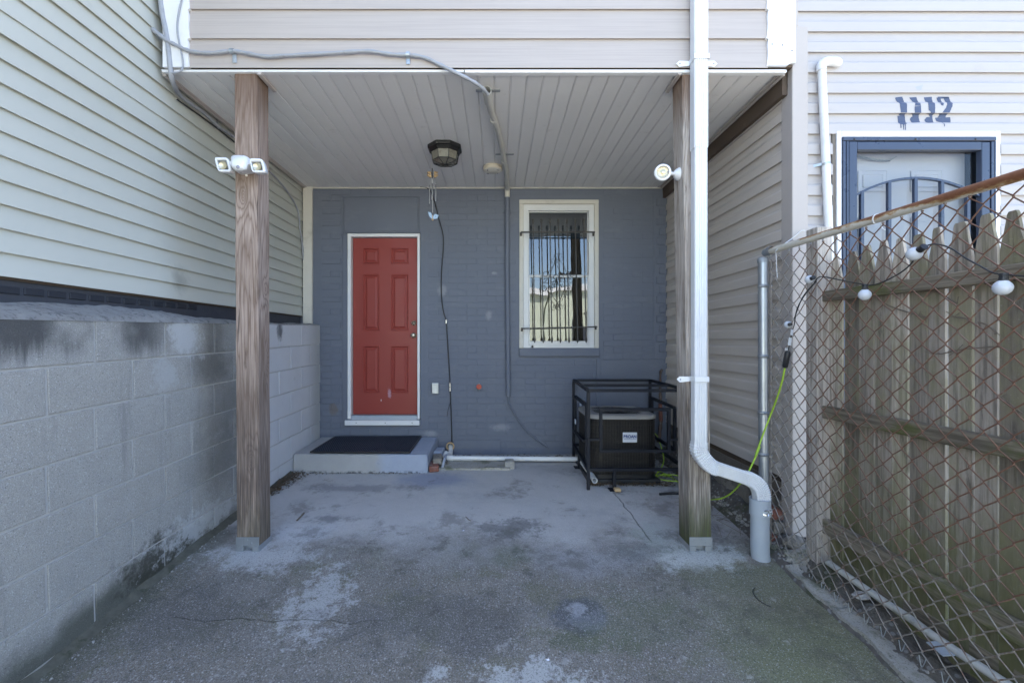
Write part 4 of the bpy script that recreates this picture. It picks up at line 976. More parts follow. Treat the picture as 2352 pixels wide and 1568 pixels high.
# ================================================================ posts
def post(name_label, xt, xb, mat, y0, y1, w_, plates, lab_cat='post'):
    zb = gz(y0) + .035
    t = thing('wooden_post', name_label, lab_cat, ((xb + w_ / 2), (y0 + y1) / 2, gz(y0)), group=None)
    bm = bmesh.new(); bmesh.ops.create_cube(bm, size=1)
    for v in bm.verts:
        v.co = Vector(((v.co.x) * w_, v.co.y * (y1 - y0), zb + (v.co.z + .5) * (ZS - .002 - zb)))
    bmesh.ops.bevel(bm, geom=[e for e in bm.edges if abs(e.verts[0].co.z - e.verts[1].co.z) > .5], offset=.006, segments=2, affect='EDGES')
    bmesh.ops.bisect_plane(bm, geom=bm.verts[:] + bm.edges[:] + bm.faces[:], plane_co=(0, 0, 1), plane_no=(0, 0, 1))
    for k in range(1, 60):
        bmesh.ops.bisect_plane(bm, geom=bm.verts[:] + bm.edges[:] + bm.faces[:], plane_co=(0, 0, zb + k * .052), plane_no=(0, 0, 1))
    me = bpy.data.meshes.new('shaft')
    for v in bm.verts:
        s = (v.co.z - zb) / (ZS - zb); v.co.x += (xt - xb) * s + .0018 * nz(v.co.z * 3.3, v.co.x * 9, xb); v.co.y += .0018 * nz(v.co.z * 4, 7, v.co.y * 9)
    bm.normal_update(); bm.to_mesh(me); bm.free(); me.materials.append(MT[mat])
    o = bpy.data.objects.new('shaft', me); COL.objects.link(o); o.parent = t
    o.location = Vector((xb + w_ / 2, (y0 + y1) / 2, 0)) - ORG[t.name]
    x0, x1 = xb - .002, xb + w_ + .002; b = MB(); zz = gz(y0)
    b.bbox(x0, x1, y0 - .005, y0 - .001, zz + .035, zz + .092, .0015)
    b.bbox(x0 + .004, x0 + .045, y0 - .004, y0 + .02, zz - .006, zz + .034, .0015); b.bbox(x1 - .045, x1 - .004, y0 - .004, y0 + .02, zz - .006, zz + .034, .0015)
    b.bbox(x1 - .002, x1 + .002, y0 - .004, y1, zz - .002, zz + .036, .0015); b.bbox(x0 - .002, x0 + .002, y0 - .004, y1, zz - .002, zz + .036, .0015)
    b.box(x0, x1, y0 + .03, y1, zz, zz + .033)
    pb = part(b, 'post_base', plates, t)
    for q in (.18, .52, .70):
        n = MB(); n.lathe([(.005, 0), (.004, .003), (0, .0035)], (x0 + w_ * q, y0 - .005, zz + .075 - .02 * (q == .70)), (0, -1, 0), 8); part(n, 'bolt', plates, pb)
    for q in (.36, .58):
        n = MB(); n.box(x0 + w_ * q, x0 + w_ * q + .002, y0 - .0065, y0 - .0049, zz + .036, zz + .091); part(n, 'strap_rib', 'galv_dull', pb)
    return t
post('brown weathered timber post standing left of the red door, floodlight on its front', -1.715, -1.700, 'post_wood', 2.806, 2.953, .148, 'galv')
post('pale weathered timber post behind the white downspout, green moss at its foot', 1.218, 1.264, 'post_wood_pale', 2.806, 2.97, .146, 'galv_dull')

# ================================================================ step, mat, brick pile
XS0, XS1, YS0 = -2.0, -.675, 4.215
m = MB()
vs = [(XS0, YS0, .10), (XS1, YS0, .10), (XS1 + .01, YB, .10), (XS0, YB, .10), (XS0, YS0 + .004, .293), (XS1 - .004, YS0 + .004, .285), (XS1 + .006, YB, .308), (XS0, YB, .312)]
bm = bmesh.new(); bv = [bm.verts.new(v) for v in vs]
for f in ((3, 2, 1, 0), (4, 5, 6, 7), (0, 1, 5, 4), (1, 2, 6, 5), (2, 3, 7, 6), (3, 0, 4, 7)): bm.faces.new([bv[i] for i in f])
bmesh.ops.bevel(bm, geom=bm.edges[:], offset=.008, segments=2, affect='EDGES'); bmesh.ops.subdivide_edges(bm, edges=[e for e in bm.edges if e.calc_length() > .3], cuts=14, use_grid_fill=True)
for v in bm.verts: v.co += Vector((.003 * nz(v.co.x * 9, v.co.z * 9), .003 * nz(v.co.x * 9, v.co.z * 9, 4), .003 * nz(v.co.x * 7, v.co.y * 7)))
me = bpy.data.meshes.new('concrete_step'); bm.to_mesh(me); bm.free(); me.materials.append(MT['step'])
o = bpy.data.objects.new('concrete_step', me); COL.objects.link(o)
props(o, 'low concrete step below the red door, its right half painted pale blue', 'step')
m = MB()
for i in range(9):
    pass
poly = [(-1.835, YS0 + .02, .3035), (-.858, YS0 + .018, .2985), (-.855, YB - .02, .3155), (-1.82, YB - .055, .3195)]
m.prism(poly, (0, 0, .011))
mt_ = thing('door_mat', 'dark blue-black ribbed mat lying on the concrete step', 'mat', (-1.35, 4.55, .3)); part(m, 'pile', 'mat', mt_)
m = MB()
for a, b in zip(poly, poly[1:] + poly[:1]): m.beam(Vector(a) + Vector((0, 0, .006)), Vector(b) + Vector((0, 0, .006)), .012, .013)
part(m, 'border', 'black', mt_)
bp = thing('brick_rubble', 'broken red bricks and mortar heaped beside the step', 'bricks', (-.6, 4.5, .11))
random.seed(9)
for (x, y, z, a, mt) in ((-.625, 4.33, .14, 5, 'red_brick'), (-.63, 4.55, .15, 3, 'parge'), (-.62, 4.75, .15, -4, 'parge'), (-.61, 4.42, .19, 8, 'parge'), (-.62, 4.66, .20, -3, 'step'), (-.56, 4.50, .13, 20, 'parge')):
    m = MB(); m.bbox(-.045, .045, -.10, .10, -.03, .03, .01, Matrix.Translation((x, y, z)) @ Matrix.Rotation(R(a), 4, 'Z'), seg=2)
    for v in m.v: v.x += .01 * nz(v.y * 20, v.z * 20, v.x * 20); v.z += .008 * nz(v.x * 20, v.y * 20)
    part(m, 'brick', mt, bp)
m = MB(); m.bbox(-.012, .012, -.08, .08, -.07, .06, .006, Matrix.Translation((-.535, 4.40, .17)) @ Matrix.Rotation(R(14), 4, 'Y')); part(m, 'stone_slab', 'step', bp)
# raised cement ledge with brick edge beneath the drain pipe
z7 = zm(1050, 850, 3.618)
m = patch(lambda y: -.62, lambda y: .14, 4.30, 4.62, 24, 12, lambda x, y: gz(y) + .022 + .012 * nz(x * 9, y * 9) + .006 * nz(x * 40, y * 40), .05)
solo(m, 'cement_ledge', 'curb', 'rough cement ledge on the ground beneath the white drain pipe', 'ledge', (0, 0, 0))
m = MB(); m.bbox(-.05, .05, -.06, .06, -.03, .055, .014, Matrix.Translation((.135, 4.40, .13)), seg=2)
for v in m.v: v += Vector((.012 * nz(v.x * 20, v.y * 20, v.z * 20), .01 * nz(v.z * 25, v.x * 20), .012 * nz(v.y * 22, v.x * 22)))
solo(m, 'concrete_lump', 'curb', 'small rough concrete lump at the right end of the cement ledge', 'rubble', (.135, 4.4, .11))

# ================================================================ white drain pipe along the wall
t = thing('drain_pipe', 'long white plastic drain pipe lying along the foot of the blue wall', 'pipe', (-.3, 4.6, .13))
zp = gz(4.6)
a = P(*z7(160, 968), 4.56); b = P(*z7(1310, 978), 4.56)
m = MB(); m.tube([a + Vector((.03, 0, 0)), b], .0245, 16); part(m, 'pipe', 'white_pvc', t)
q = P(*z7(180, 860), 4.86)
m = MB(); m.tube(crom([a + Vector((.035, 0, 0)), a + Vector((-.01, .005, 0)), a + Vector((-.035, .04, .008)), a + Vector((-.03, .09, .03))], 6), .029, 16); part(m, 'elbow', 'white_pvc', t)
m = MB(); m.tube([a + Vector((.02, 0, 0)), a + Vector((.05, 0, 0))], .031, 16); part(m, 'coupling', 'white_pvc', t)
m = MB(); m.tube(crom([a + Vector((-.03, .085, .028)), q + Vector((.01, -.12, -.06)), q + Vector((.0, .02, -.01))], 5), .0245, 14); part(m, 'pipe', 'white_pvc', t)
m = MB(); m.lathe([(.036, 0), (.047, 0), (.047, -.03), (.036, -.03), (.034, .02)], q + Vector((0, -.01, 0)), (0, 1, 0), 20); part(m, 'wall_collar', 'resin', t)
m = MB(); m.tube(crom([P(*z7(1330, 985), 4.45), P(*z7(1400, 1080), 4.1), P(*z7(1455, 1168), 3.86)], 4), .026, 16, hollow=True); m.tube(crom([P(*z7(1330, 985), 4.45), P(*z7(1400, 1080), 4.1), P(*z7(1455, 1168), 3.862)], 4), .021, 16, hollow=True)
e = P(*z7(1455, 1168), 3.86); d = (e - P(*z7(1400, 1080), 4.1)).normalized()
m.lathe([(.021, 0), (.026, 0)], e, d, 16)
solo(m, 'pipe_offcut', 'white_pvc', 'short open-ended white pipe poking out beside the front leg of the black cage', 'pipe', tuple(e))

# ================================================================ things on the back wall
t = thing('outlet_box', 'small grey weatherproof outlet box on the blue wall right of the red door', 'outlet', (-.705, YB, 1.0))
c0 = P(*z7(18, 302), YB); c1 = P(*z7(80, 400), YB)
m = MB(); m.bbox(c0.x, c1.x, YB - .035, YB - .001, c1.z, c0.z, .006, seg=2); part(m, 'housing', 'galv', t)
m = MB(); m.bbox(c0.x + .006, c1.x - .006, YB - .044, YB - .034, c1.z + .006, c0.z - .02, .003)
for k in range(5): m.box(c0.x + .012 + k * .011, c0.x + .015 + k * .011, YB - .046, YB - .043, c1.z + .012, c0.z - .03)
part(m, 'flap_cover', 'galv', t)
t = thing('water_valve', 'small red round valve handle on a spigot stub on the blue wall', 'valve', (-.1, YB, .88))
c = P(*z7(434, 333), YB)
m = MB(); m.lathe([(.012, 0), (.012, .03), (.018, .032), (.018, .045), (.008, .047), (.008, .06)], c, (0, -1, 0), 12); part(m, 'stem', 'brass', t)
m = MB(); m.lathe([(.010, .058), (.03, .060), (.031, .070), (.010, .072), (0, .072)], c, (0, -1, 0), 8, False); part(m, 'handle', 'valve_red', t)
m = MB(); m.tube([c + Vector((0, -.02, 0)), c + Vector((.002, -.035, -.05))], .009, 8); m.tube([c + Vector((0, -.02, 0)), c + Vector((0, -.02, .035))], .007, 8); part(m, 'spout', 'galv_dull', t)
# black cable with splices
z6 = zm(1050, 400, 3.135); zr2 = zm(800, 0, 2.767)
ys = YB - .018
pa = [P(*zr2(625, 1262), YB - .03), P(*zr2(665, 1268), ys), P(*zr2(700, 1300), ys), P(*zr2(735, 1410), ys), P(*z6(60, 400), ys), P(*z6(95, 520), ys), P(*z6(103, 620), ys), P(*z6(92, 760), ys), P(*z6(85, 900), ys), P(*z6(90, 1050), ys), P(*z6(105, 1140), ys), P(*z6(123, 1205), ys), P(*z6(132, 1330), ys), P(*z6(143, 1500), ys), P(*z7(170, 180), ys), P(*z7(177, 340), ys), P(*z7(183, 500), ys), P(*z7(190, 700), ys), P(*z7(192, 850), ys)]
t = thing('black_cable', 'thin black cable running down the blue wall between door and window', 'cable', (-.7, YB, 2))
m = MB(); m.tube(crom(pa, 5), .0058, 8); part(m, 'cable', 'black', t)
for q, r_ in ((z6(123, 1208), .009), (z7(176, 322), .010), (z7(177, 362), .010)):
    c = P(*q, ys); m = MB(); m.tube([c + Vector((0, 0, -.022)), c + Vector((0, 0, .022))], r_, 8); part(m, 'splice', 'chrome', t)
m = MB(); m.tube(crom([P(*z7(178, 480), ys), P(*z7(160, 540), ys), P(*z7(150, 600), ys)], 5), .003, 6); part(m, 'loose_wire', 'black', t)
# painted conduit down the wall and its flexible tail
t = thing('wall_conduit', 'slate blue painted conduit running down the wall beside the barred window', 'conduit', (.13, YB, .8))
a = P(*zr2(1213, 1335), YB - .03); b = P(*z7(692, 422), YB - .03)
m = MB(); m.tube([a, P(*z6(590, 800), YB - .03), b], .0265, 16); part(m, 'pipe', 'parge_paint', t)
for q in (z6(590, 365), z6(594, 1350)):
    c = P(*q, YB - .03); m = MB(); m.tube([c + Vector((0, 0, -.012)), c + Vector((0, 0, .012))], .031, 16); m.bbox(c.x - .05, c.x + .05, YB - .01, YB + .002, c.z - .01, c.z + .01, .002); part(m, 'pipe_clip', 'parge_paint', t)
fx = [P(*z7(x, y), YB - .016) for x, y in ((692, 420), (700, 490), (740, 570), (820, 690), (900, 770), (1000, 845), (1055, 880))]
m = MB(); m.tube(crom(fx, 6), .0105, 10); part(m, 'flexible_tube', 'parge_paint', t)
c = P(*z7(665, 478), YB - .012); m = MB(); m.bbox(c.x - .018, c.x + .018, c.y - .01, c.y + .01, c.z - .018, c.z + .018, .003); part(m, 'pipe_clip', 'parge_paint', t)
# line set at the right corner
z8 = zm(1380, 900, 5.058)
t = thing('line_set', 'ragged insulated copper pipes coming out of the wall corner behind the cage', 'pipe', (1.75, 4.8, .8))
m = MB(); m.tube(crom([P(*z8(1195, 15), 4.86), P(*z8(1178, 40), 4.82), P(*z8(1172, 250), 4.82), P(*z8(1178, 450), 4.8), P(*z8(1180, 640), 4.8), P(*z8(1170, 760), 4.78), P(*z8(1150, 900), 4.7)], 6), .014, 10, rf=lambda s: .010 + .010 * s + .003 * math.sin(s * 50)); part(m, 'insulated_pipe', 'insul', t)
m = MB(); m.tube(crom([P(*z8(1172, 430), 4.8), P(*z8(1176, 540), 4.79), P(*z8(1182, 640), 4.79)], 6), .020, 10); part(m, 'tape_wrap', 'red_brick', t)
m = MB(); m.tube(crom([P(*z8(185, 430), 4.84), P(*z8(205, 560), 4.82), P(*z8(200, 680), 4.8), P(*z8(180, 800), 4.75)], 6), .012, 10, rf=lambda s: .012 + .0015 * math.sin(s * 160)); solo(m, 'flexible_whip', 'grey_pvc', 'grey corrugated flexible conduit hanging on the wall behind the cage', 'conduit', (.9, 4.8, .6))

# ================================================================ window grille
zw = zm(1250, 480, 3.92); YG = YB - .075
gr = thing('window_grille', 'brown wrought iron security bars with scrollwork across the window', 'grille', (.7, YG, 2.1))
bars = []
for k in range(7):
    xt_, xb_ = 200 + k * 81, 218 + k * 82.0
    a = P(*zw(xt_, 215), YG); b = P(*zw(xb_, 1385), YG)
    m = MB(); m.beam(a, b, .0125, .0125, (0, 1, 0)); m.bbox(a.x - .011, a.x + .011, YG - .009, YG + .009, a.z - .045, a.z, .002)
    m.bbox(b.x - .011, b.x + .011, YG - .009, YG + .009, b.z + .002, b.z + .04, .003); m.lathe([(.011, 0), (.001, .022)], (b.x, YG, b.z + .002), (0, 0, -1), 6); part(m, 'bar', 'iron', gr)
for (ya, yb, xa, xb) in ((340, 340, 88, 790), (1262, 1245, 98, 812)):
    a = P(*zw(xa, ya), YG + .0); b = P(*zw(xb, yb), YG)
    m = MB(); m.beam(a, b, .015, .015); m.tube([a, a + Vector((0, .062, 0))], .008, 6); m.tube([b, b + Vector((0, .062, 0))], .008, 6)
    for c in (a, b): m.bbox(c.x - .012, c.x + .012, YB - .02, YB - .0135, c.z - .03, c.z + .012, .002)
    part(m, 'cross_bar', 'iron', gr)
def spiral(cx, cy, r0, turns, start, sgn, tail=None):
    pts = []
    n = int(16 * turns)
    for i in range(n + 1):
        s = i / n; a = start + sgn * s * turns * 2 * math.pi; r_ = r0 * (1 - .72 * s)
        pts.append((cx + r_ * math.cos(a), cy - r_ * math.sin(a)))
    return pts
sc = []
mx = 446; mid = 812
for sx in (-1, 1):
    for (yy, s) in ((560, 1), (1058, -1)):          # long V strokes with curled tips
        tip = spiral(mx + sx * 22, yy + s * 22, 20, 1.0, R(200) if sx < 0 else R(-20), -sx * s)
        sc.append([(mx + sx * 92, mid - s * 40), (mx + sx * 50, mid - s * 150), (mx + sx * 8, yy + s * 40)] + [(mx + sx * 24 + 20 * math.cos(t) * sx, yy + s * 4 + (-16 * math.sin(t)) * s) for t in [R(180 - q * 38) for q in range(7)]])
        sc.append([(mx + sx * 36 + 14 * math.cos(t) * sx, yy + s * 28 - 12 * math.sin(t) * s) for t in [R(200 - q * 40) for q in range(6)]])
    for s in (-1, 1):
        sc.append(spiral(mx + sx * 122, mid + s * 55 - 10, 44, 1.35, R(-60) if sx > 0 else R(240), -sx * -s))
        sc.append(spiral(mx + sx * 28, mid + s * 30 - 8, 34, 1.3, R(-100) if sx > 0 else R(280), sx * s))
for pl in sc:
    m = MB(); m.tube(crom([P(*zw(x, y), YG - .012) for x, y in pl], 3), .0032, 6); part(m, 'scroll', 'iron', gr)
c = P(*zw(195, 1432), YB - .02); m = MB(); m.lathe([(.012, 0), (.012, .006), (.004, .009), (0, .012)], c, (0, -1, 0), 8); m.bbox(c.x - .012, c.x + .012, c.y - .008, c.y + .004, c.z - .014, c.z, .003)
solo(m, 'cable_stub', 'black', 'small black cable stub on the lower left of the window sill', 'cable', tuple(c))

# ================================================================ soffit fittings
t = thing('ceiling_lantern', 'black octagonal ceiling lantern with frosted panes under the porch soffit', 'lantern', (-.465, 3.88, ZS))
c = Vector((-.465, 3.88, 0)); r8 = math.pi / 8
m = MB(); m.lathe([(.158, ZS - .001), (.160, ZS - .012), (.158, ZS - .030), (.142, ZS - .036), (.142, ZS - .046), (.135, ZS - .048), (.135, ZS - .058), (.128, ZS - .06), (.05, ZS - .062)], c, (0, 0, 1), 8, False, r8); part(m, 'canopy', 'lantern', t)
for k in range(8):
    for q in (-1, 0, 1):
        a = k * math.pi / 4; p = c + Vector((math.cos(a) * .150, math.sin(a) * .150, ZS - .024)) + Vector((-math.sin(a), math.cos(a), 0)) * q * .026
        pass
zr = ZS - .133
for k in range(8):
    a0, a1 = r8 + k * math.pi / 4, r8 + (k + 1) * math.pi / 4
    u0, u1 = Vector((math.cos(a0), math.sin(a0), 0)), Vector((math.cos(a1), math.sin(a1), 0)); zt_ = Vector((0, 0, ZS - .060)); zl = Vector((0, 0, zr)); zc_ = Vector((0, 0, zr - .022))
    m = MB(); m.add([c + u0 * .124 + zt_, c + u1 * .124 + zt_, c + u1 * .112 + zl, c + u0 * .112 + zl], [(0, 1, 2, 3)]); part(m, 'pane', 'frost', t)
    m = MB(); m.add([c + u0 * .112 + zl, c + u1 * .112 + zl, c + u1 * .03 + zc_, c + u0 * .03 + zc_], [(0, 1, 2, 3)]); part(m, 'pane', 'frost', t)
m = MB()
for k in range(8):
    a0, a1 = r8 + k * math.pi / 4, r8 + (k + 1) * math.pi / 4
    u0, u1 = Vector((math.cos(a0), math.sin(a0), 0)), Vector((math.cos(a1), math.sin(a1), 0))
    m.beam(c + u0 * .126 + Vector((0, 0, ZS - .06)), c + u0 * .114 + Vector((0, 0, zr)), .006, .006); m.beam(c + u0 * .114 + Vector((0, 0, zr)), c + u1 * .114 + Vector((0, 0, zr)), .006, .006)
    m.beam(c + u0 * .114 + Vector((0, 0, zr)), c + u0 * .03 + Vector((0, 0, zr - .024)), .005, .005)
m.lathe([(.036, zr - .018), (.034, zr - .028), (.012, zr - .034), (.010, zr - .044), (0, zr - .046)], c, (0, 0, 1), 8, False, r8)
part(m, 'cage_frame', 'lantern', t)
c = Vector((-.036, 4.31, 0))
t = thing('disc_light', 'round ivory disc fixture on the soffit beside the conduit', 'ceiling light', (c.x, c.y, ZS))
m = MB(); m.lathe([(.092, ZS - .002), (.096, ZS - .010), (.096, ZS - .034), (.088, ZS - .042)], c, (0, 0, 1), 36); part(m, 'housing', 'ivory', t)
m = MB(); m.lathe([(.088, ZS - .042), (.082, ZS - .044), (.060, ZS - .052), (0, ZS - .055)], c, (0, 0, 1), 36); part(m, 'lens', 'white_old', t)
for a in (40, 140, 220, 320):
    m = MB(); m.bbox(-.012, .012, -.004, .004, -.002, .003, .001, Matrix.Translation((c.x + .066 * math.cos(R(a)), c.y + .066 * math.sin(R(a)), ZS - .053)) @ Matrix.Rotation(R(a + 60), 4, 'Z')); part(m, 'slot', 'chrome', t)
# soffit conduit
def SC(x, y, dz=.03):
    px, py = zr2(x, y); Y = (ZS - dz - 1.4) * F / (784 - py); return Vector(((px - 1140) / F * Y, Y, ZS - dz))
t = thing('soffit_conduit', 'worn grey conduit pipe fixed across the underside of the porch soffit', 'conduit', (0, 4, ZS))
pth = [SC(1083, 650, .045), SC(1100, 740), SC(1140, 850), SC(1168, 960), SC(1188, 1060), SC(1205, 1150), SC(1209, 1225)]
m = MB(); m.tube(crom(pth, 5), .024, 16); part(m, 'pipe', 'conduit', t)
m = MB(); a = SC(1075, 612, .055); b = SC(1087, 690, .045); m.tube([a, b], .031, 18, hollow=True); m.tube([a, b], .027, 18, hollow=True); m.lathe([(.027, 0), (.031, 0)], a, a - b, 18); part(m, 'open_sleeve', 'conduit', t)
for q in ((1120, 812), (1190, 1088)):
    c = SC(*q); m = MB(); m.tube([c + Vector((0, -.015, 0)), c + Vector((0, .015, 0))], .029, 16); part(m, 'coupling', 'conduit', t)
for q in ((1083, 640), (1196, 1062)):
    c = SC(*q); m = MB(); m.bbox(c.x - .085, c.x + .085, c.y - .014, c.y + .014, ZS - .008, ZS - .001, .002); m.lathe([(.006, 0), (0, .004)], (c.x - .07, c.y, ZS - .009), (0, 0, -1), 8); m.lathe([(.006, 0), (0, .004)], (c.x + .07, c.y, ZS - .009), (0, 0, -1), 8); part(m, 'pipe_strap', 'galv_dull', t)
m = MB(); e = SC(1209, 1225); w0 = P(*zr2(1212, 1270), YB - .032); w1 = P(*zr2(1213, 1335), YB - .032); m.tube(crom([e, Vector((w0.x, YB - .06, ZS - .035)), w0 + Vector((0, 0, -.03)), w1], 6), .026, 16); part(m, 'wall_bend', 'conduit', t)
m = MB(); m.tube([w1 + Vector((0, 0, .01)), w1 + Vector((0, 0, .14))], .0295, 18); part(m, 'white_sleeve', 'white_old', t)
# wind chime
z5 = zm(1000, 320, 6.533); YW = 4.2
t = thing('wind_chime', 'wind chime with carved figures, metal tubes and a butterfly hanging left of the lantern', 'wind chime', (P(*z5(365, 640), YW).x, YW, 3.0))
pw = lambda x, y, dy=0: P(*z5(x, y), YW + dy)
m = MB(); m.tube([Vector((pw(362, 0).x, YW, ZS)), pw(362, 640)], .0018, 5); m.tube([pw(365, 740), pw(368, 1300)], .0018, 5); part(m, 'string', 'twine', t)
for (cx, s) in ((325, 1), (408, -1)):
    m = MB()
    prof = [(0, 0), (.011, .002), (.017, .010), (.015, .020), (.010, .028), (.013, .036), (.016, .044), (.014, .054), (.006, .062), (0, .064)]
    base = pw(cx, 745); m.lathe(prof, base, (0, 0, 1), 10)
    m.lathe([(0, 0), (.008, .003), (.010, .010), (.006, .018), (0, .020)], base + Vector((-s * .019, -.004, .012)), (0, 0, 1), 8); m.lathe([(0, 0), (.008, .003), (.010, .010), (.006, .018), (0, .020)], base + Vector((-s * .018, -.004, .038)), (0, 0, 1), 8)
    for v in m.v: v += Vector((.002 * nz(v.x * 90, v.z * 90), 0, .002 * nz(v.z * 90, v.x * 80)))
    part(m, 'carved_figure', 'resin', t)
m = MB(); m.bbox(pw(362, 0).x - .004, pw(362, 0).x + .004, YW - .012, YW + .004, pw(0, 760).z, pw(0, 600).z, .003); part(m, 'hanger_block', 'lantern', t)
for (x, ya, yb, dy) in ((318, 862, 1165, 0), (362, 838, 1035, -.02), (418, 857, 1125, .0), (356, 1030, 1105, .02)):
    a, b = pw(x, ya, dy), pw(x, yb, dy); m = MB(); m.tube([a, b], .0062, 8); part(m, 'chime_tube', 'chrome', t)
    m = MB(); m.tube([a, pw(362, 745)], .0009, 4); part(m, 'string', 'twine', t)
a = pw(368, 1370)
for s in (-1, 1):
    m = MB(); tip = pw(292 if s < 0 else 466, 1285 if s < 0 else 1340)
    poly = [a, a + (tip - a) * .35 + Vector((0, 0, .022)), tip, a + (tip - a) * .75 + Vector((0, 0, -.028)), a + Vector((s * .008, 0, -.020))]
    m.prism(poly, (0, .003, 0)); part(m, 'wing', 'wing', t)
m = MB(); m.tube([a + Vector((0, -.002, .016)), a + Vector((0, -.002, -.018))], .006, 8, rf=lambda s: .004 + .004 * math.sin(s * 3.1)); m.lathe([(0, -.012), (.012, -.004), (.012, .004), (0, .012)], a + Vector((0, 0, -.026)), (0, 0, 1), 10); part(m, 'butterfly_body', 'resin', t)

# ================================================================ lamps on the posts
zf = zm(500, 350, 10.69); YL = 2.715
fl = thing('floodlight', 'white twin-head sensor floodlight mounted on the front of the left wooden post', 'floodlight', (P(*zf(900, 600), 2.80).x, 2.80, P(*zf(900, 600), 2.8).z))
def head(pts, inner):
    m = MB(); q = [P(*zf(*p), YL) for p in pts]; qi = [P(*zf(*p), YL) for p in inner]; n = 6
    def rr(c4, rad, y):
        out = []
        for i in range(4):
            p, a, b = c4[i], c4[i - 1], c4[(i + 1) % 4]; da = (a - p).normalized() * rad; db = (b - p).normalized() * rad
            for k in range(n): s = k / (n - 1); out.append((p + da) * (1 - s) ** 2 + p * 2 * s * (1 - s) + (p + db) * s * s + Vector((0, y, 0)))
        return out
    ctr = sum(q, Vector()) / 4
    shr = lambda L, k: [ctr + (v - ctr) * k for v in L]
    rings = [rr(shr(q, .55), .012, .055), rr(shr(q, .9), .018, .045), rr(q, .022, .012), rr(q, .022, .002), rr(shr(q, .95), .02, -.003), rr(qi, .006, -.001), rr(qi, .006, .012)]
    L = len(rings[0]); vs = [v for r_ in rings for v in r_]
    m.add(vs, [(i * L + k, i * L + (k + 1) % L, (i + 1) * L + (k + 1) % L, (i + 1) * L + k) for i in range(len(rings) - 1) for k in range(L)], True); m.add(rings[0], [list(range(L))])
    h = part(m, 'lamp_head', 'plastic', fl)
    m = MB(); m.add([v + Vector((0, .0115, 0)) for v in shr(qi, 1.05)], [(0, 1, 2, 3)]); part(m, 'lens_panel', 'dark_lens', h)
    ci = sum(qi, Vector()) / 4; rad = .0125 * 2.1
    m = MB(); m.lathe([(0, .006), (rad * .5, .0035), (rad * .93, -.002), (rad, -.004)], ci + Vector((.001, .004, -.004)), (0, 1, 0), 18); part(m, 'reflector', 'warm_lens', h)
head([(240, 362), (600, 368), (700, 745), (350, 745)], [(300, 432), (562, 438), (625, 690), (370, 690)])
head([(1150, 392), (1500, 398), (1592, 762), (1235, 765)], [(1198, 472), (1462, 474), (1520, 706), (1260, 716)])
# body: faceted sensor housing tipping down
fr = [P(*zf(x, y), 2.665) for x, y in ((700, 560), (745, 518), (930, 520), (1060, 640), (1030, 695), (820, 705), (700, 620))]
bk = [P(*zf(x, y), 2.72) for x, y in ((672, 350), (740, 312), (1035, 316), (1140, 400), (1110, 700), (850, 745), (690, 620))]
bk2 = [P(*zf(x, y), 2.803) for x, y in ((860, 330), (900, 312), (1080, 330), (1250, 450), (1290, 790), (960, 830), (820, 740))]
m = MB(); vs = fr + bk + bk2; m.add(vs, [tuple(range(7))] + [(k, (k + 1) % 7, 7 + (k + 1) % 7, 7 + k) for k in range(7)] + [(7 + k, 7 + (k + 1) % 7, 14 + (k + 1) % 7, 14 + k) for k in range(7)])
bm = bmesh.new(); bv = [bm.verts.new(v) for v in m.v]; [bm.faces.new([bv[i] for i in f]) for f in m.f]; bmesh.ops.bevel(bm, geom=bm.edges[:], offset=.004, segments=2, affect='EDGES'); bm.verts.index_update()
m = MB(); m.add([v.co.copy() for v in bm.verts], [[v.index for v in f.verts] for f in bm.faces], True); bm.free()
hs = part(m, 'sensor_housing', 'plastic', fl)
m = MB(); c = P(*zf(866, 622), 2.664); m.lathe([(.0115, 0), (.009, .004), (0, .006)], c, (0, -1, -.2), 16); part(m, 'sensor', 'sensor', hs)
m = MB(); c = P(*zf(1088, 838), 2.72); m.lathe([(0, .006), (.006, .004), (.0075, 0), (.006, -.006), (0, -.007)], c, (0, 0, 1), 12); part(m, 'knob', 'ivory', fl)
for (a, b) in (((640, 560), (720, 500)), ((1110, 470), (1180, 560))):
    m = MB(); m.tube([P(*zf(*a), 2.735), P(*zf(*b), 2.735)], .012, 10); part(m, 'swivel', 'plastic', fl)
zq = zm(1550, 360, 10.226)
t = thing('puck_light', 'white round battery lamp on a bracket on the left side of the right wooden post', 'lamp', (1.225, 2.88, 2.5))
c = P(*zq(690, 630), 2.80); ax = Vector((-.18, -1, -.1)).normalized()
m = MB(); m.lathe([(0, -.035), (.03, -.033), (.046, -.02), (.053, -.004), (.053, .006), (.048, .012), (.040, .0125)], c, ax, 32); part(m, 'housing', 'plastic', t)
m = MB(); m.lathe([(.040, .0125), (.036, .008), (.014, .004), (.010, .0085), (0, .009)], c, ax, 32); part(m, 'reflector', 'warm_lens', t)
u = Vector((0, 0, 1)); u = (u - ax * u.dot(ax)).normalized(); w2 = ax.cross(u)
for k in range(18):
    a = 2 * math.pi * k / 18; d = u * math.cos(a) + w2 * math.sin(a); m = MB(); m.beam(c + ax * .0105 + d * .018, c + ax * .0125 + d * .036, .0016, .0016); part(m, 'louvre', 'ivory', t)
m = MB(); m.lathe([(.0115, .012), (.0105, .016), (0, .018)], P(*zq(838, 618), 2.80), ax, 14); part(m, 'sensor', 'sensor', t)
m = MB(); b0 = Vector((1.228, 2.885, P(*zq(0, 620), 2.85).z)); m.lathe([(.043, -.003), (.043, .004), (.036, .018), (.022, .032), (.014, .038), (0, .04)], b0, (-1, -.25, 0), 24); part(m, 'base', 'plastic', t)
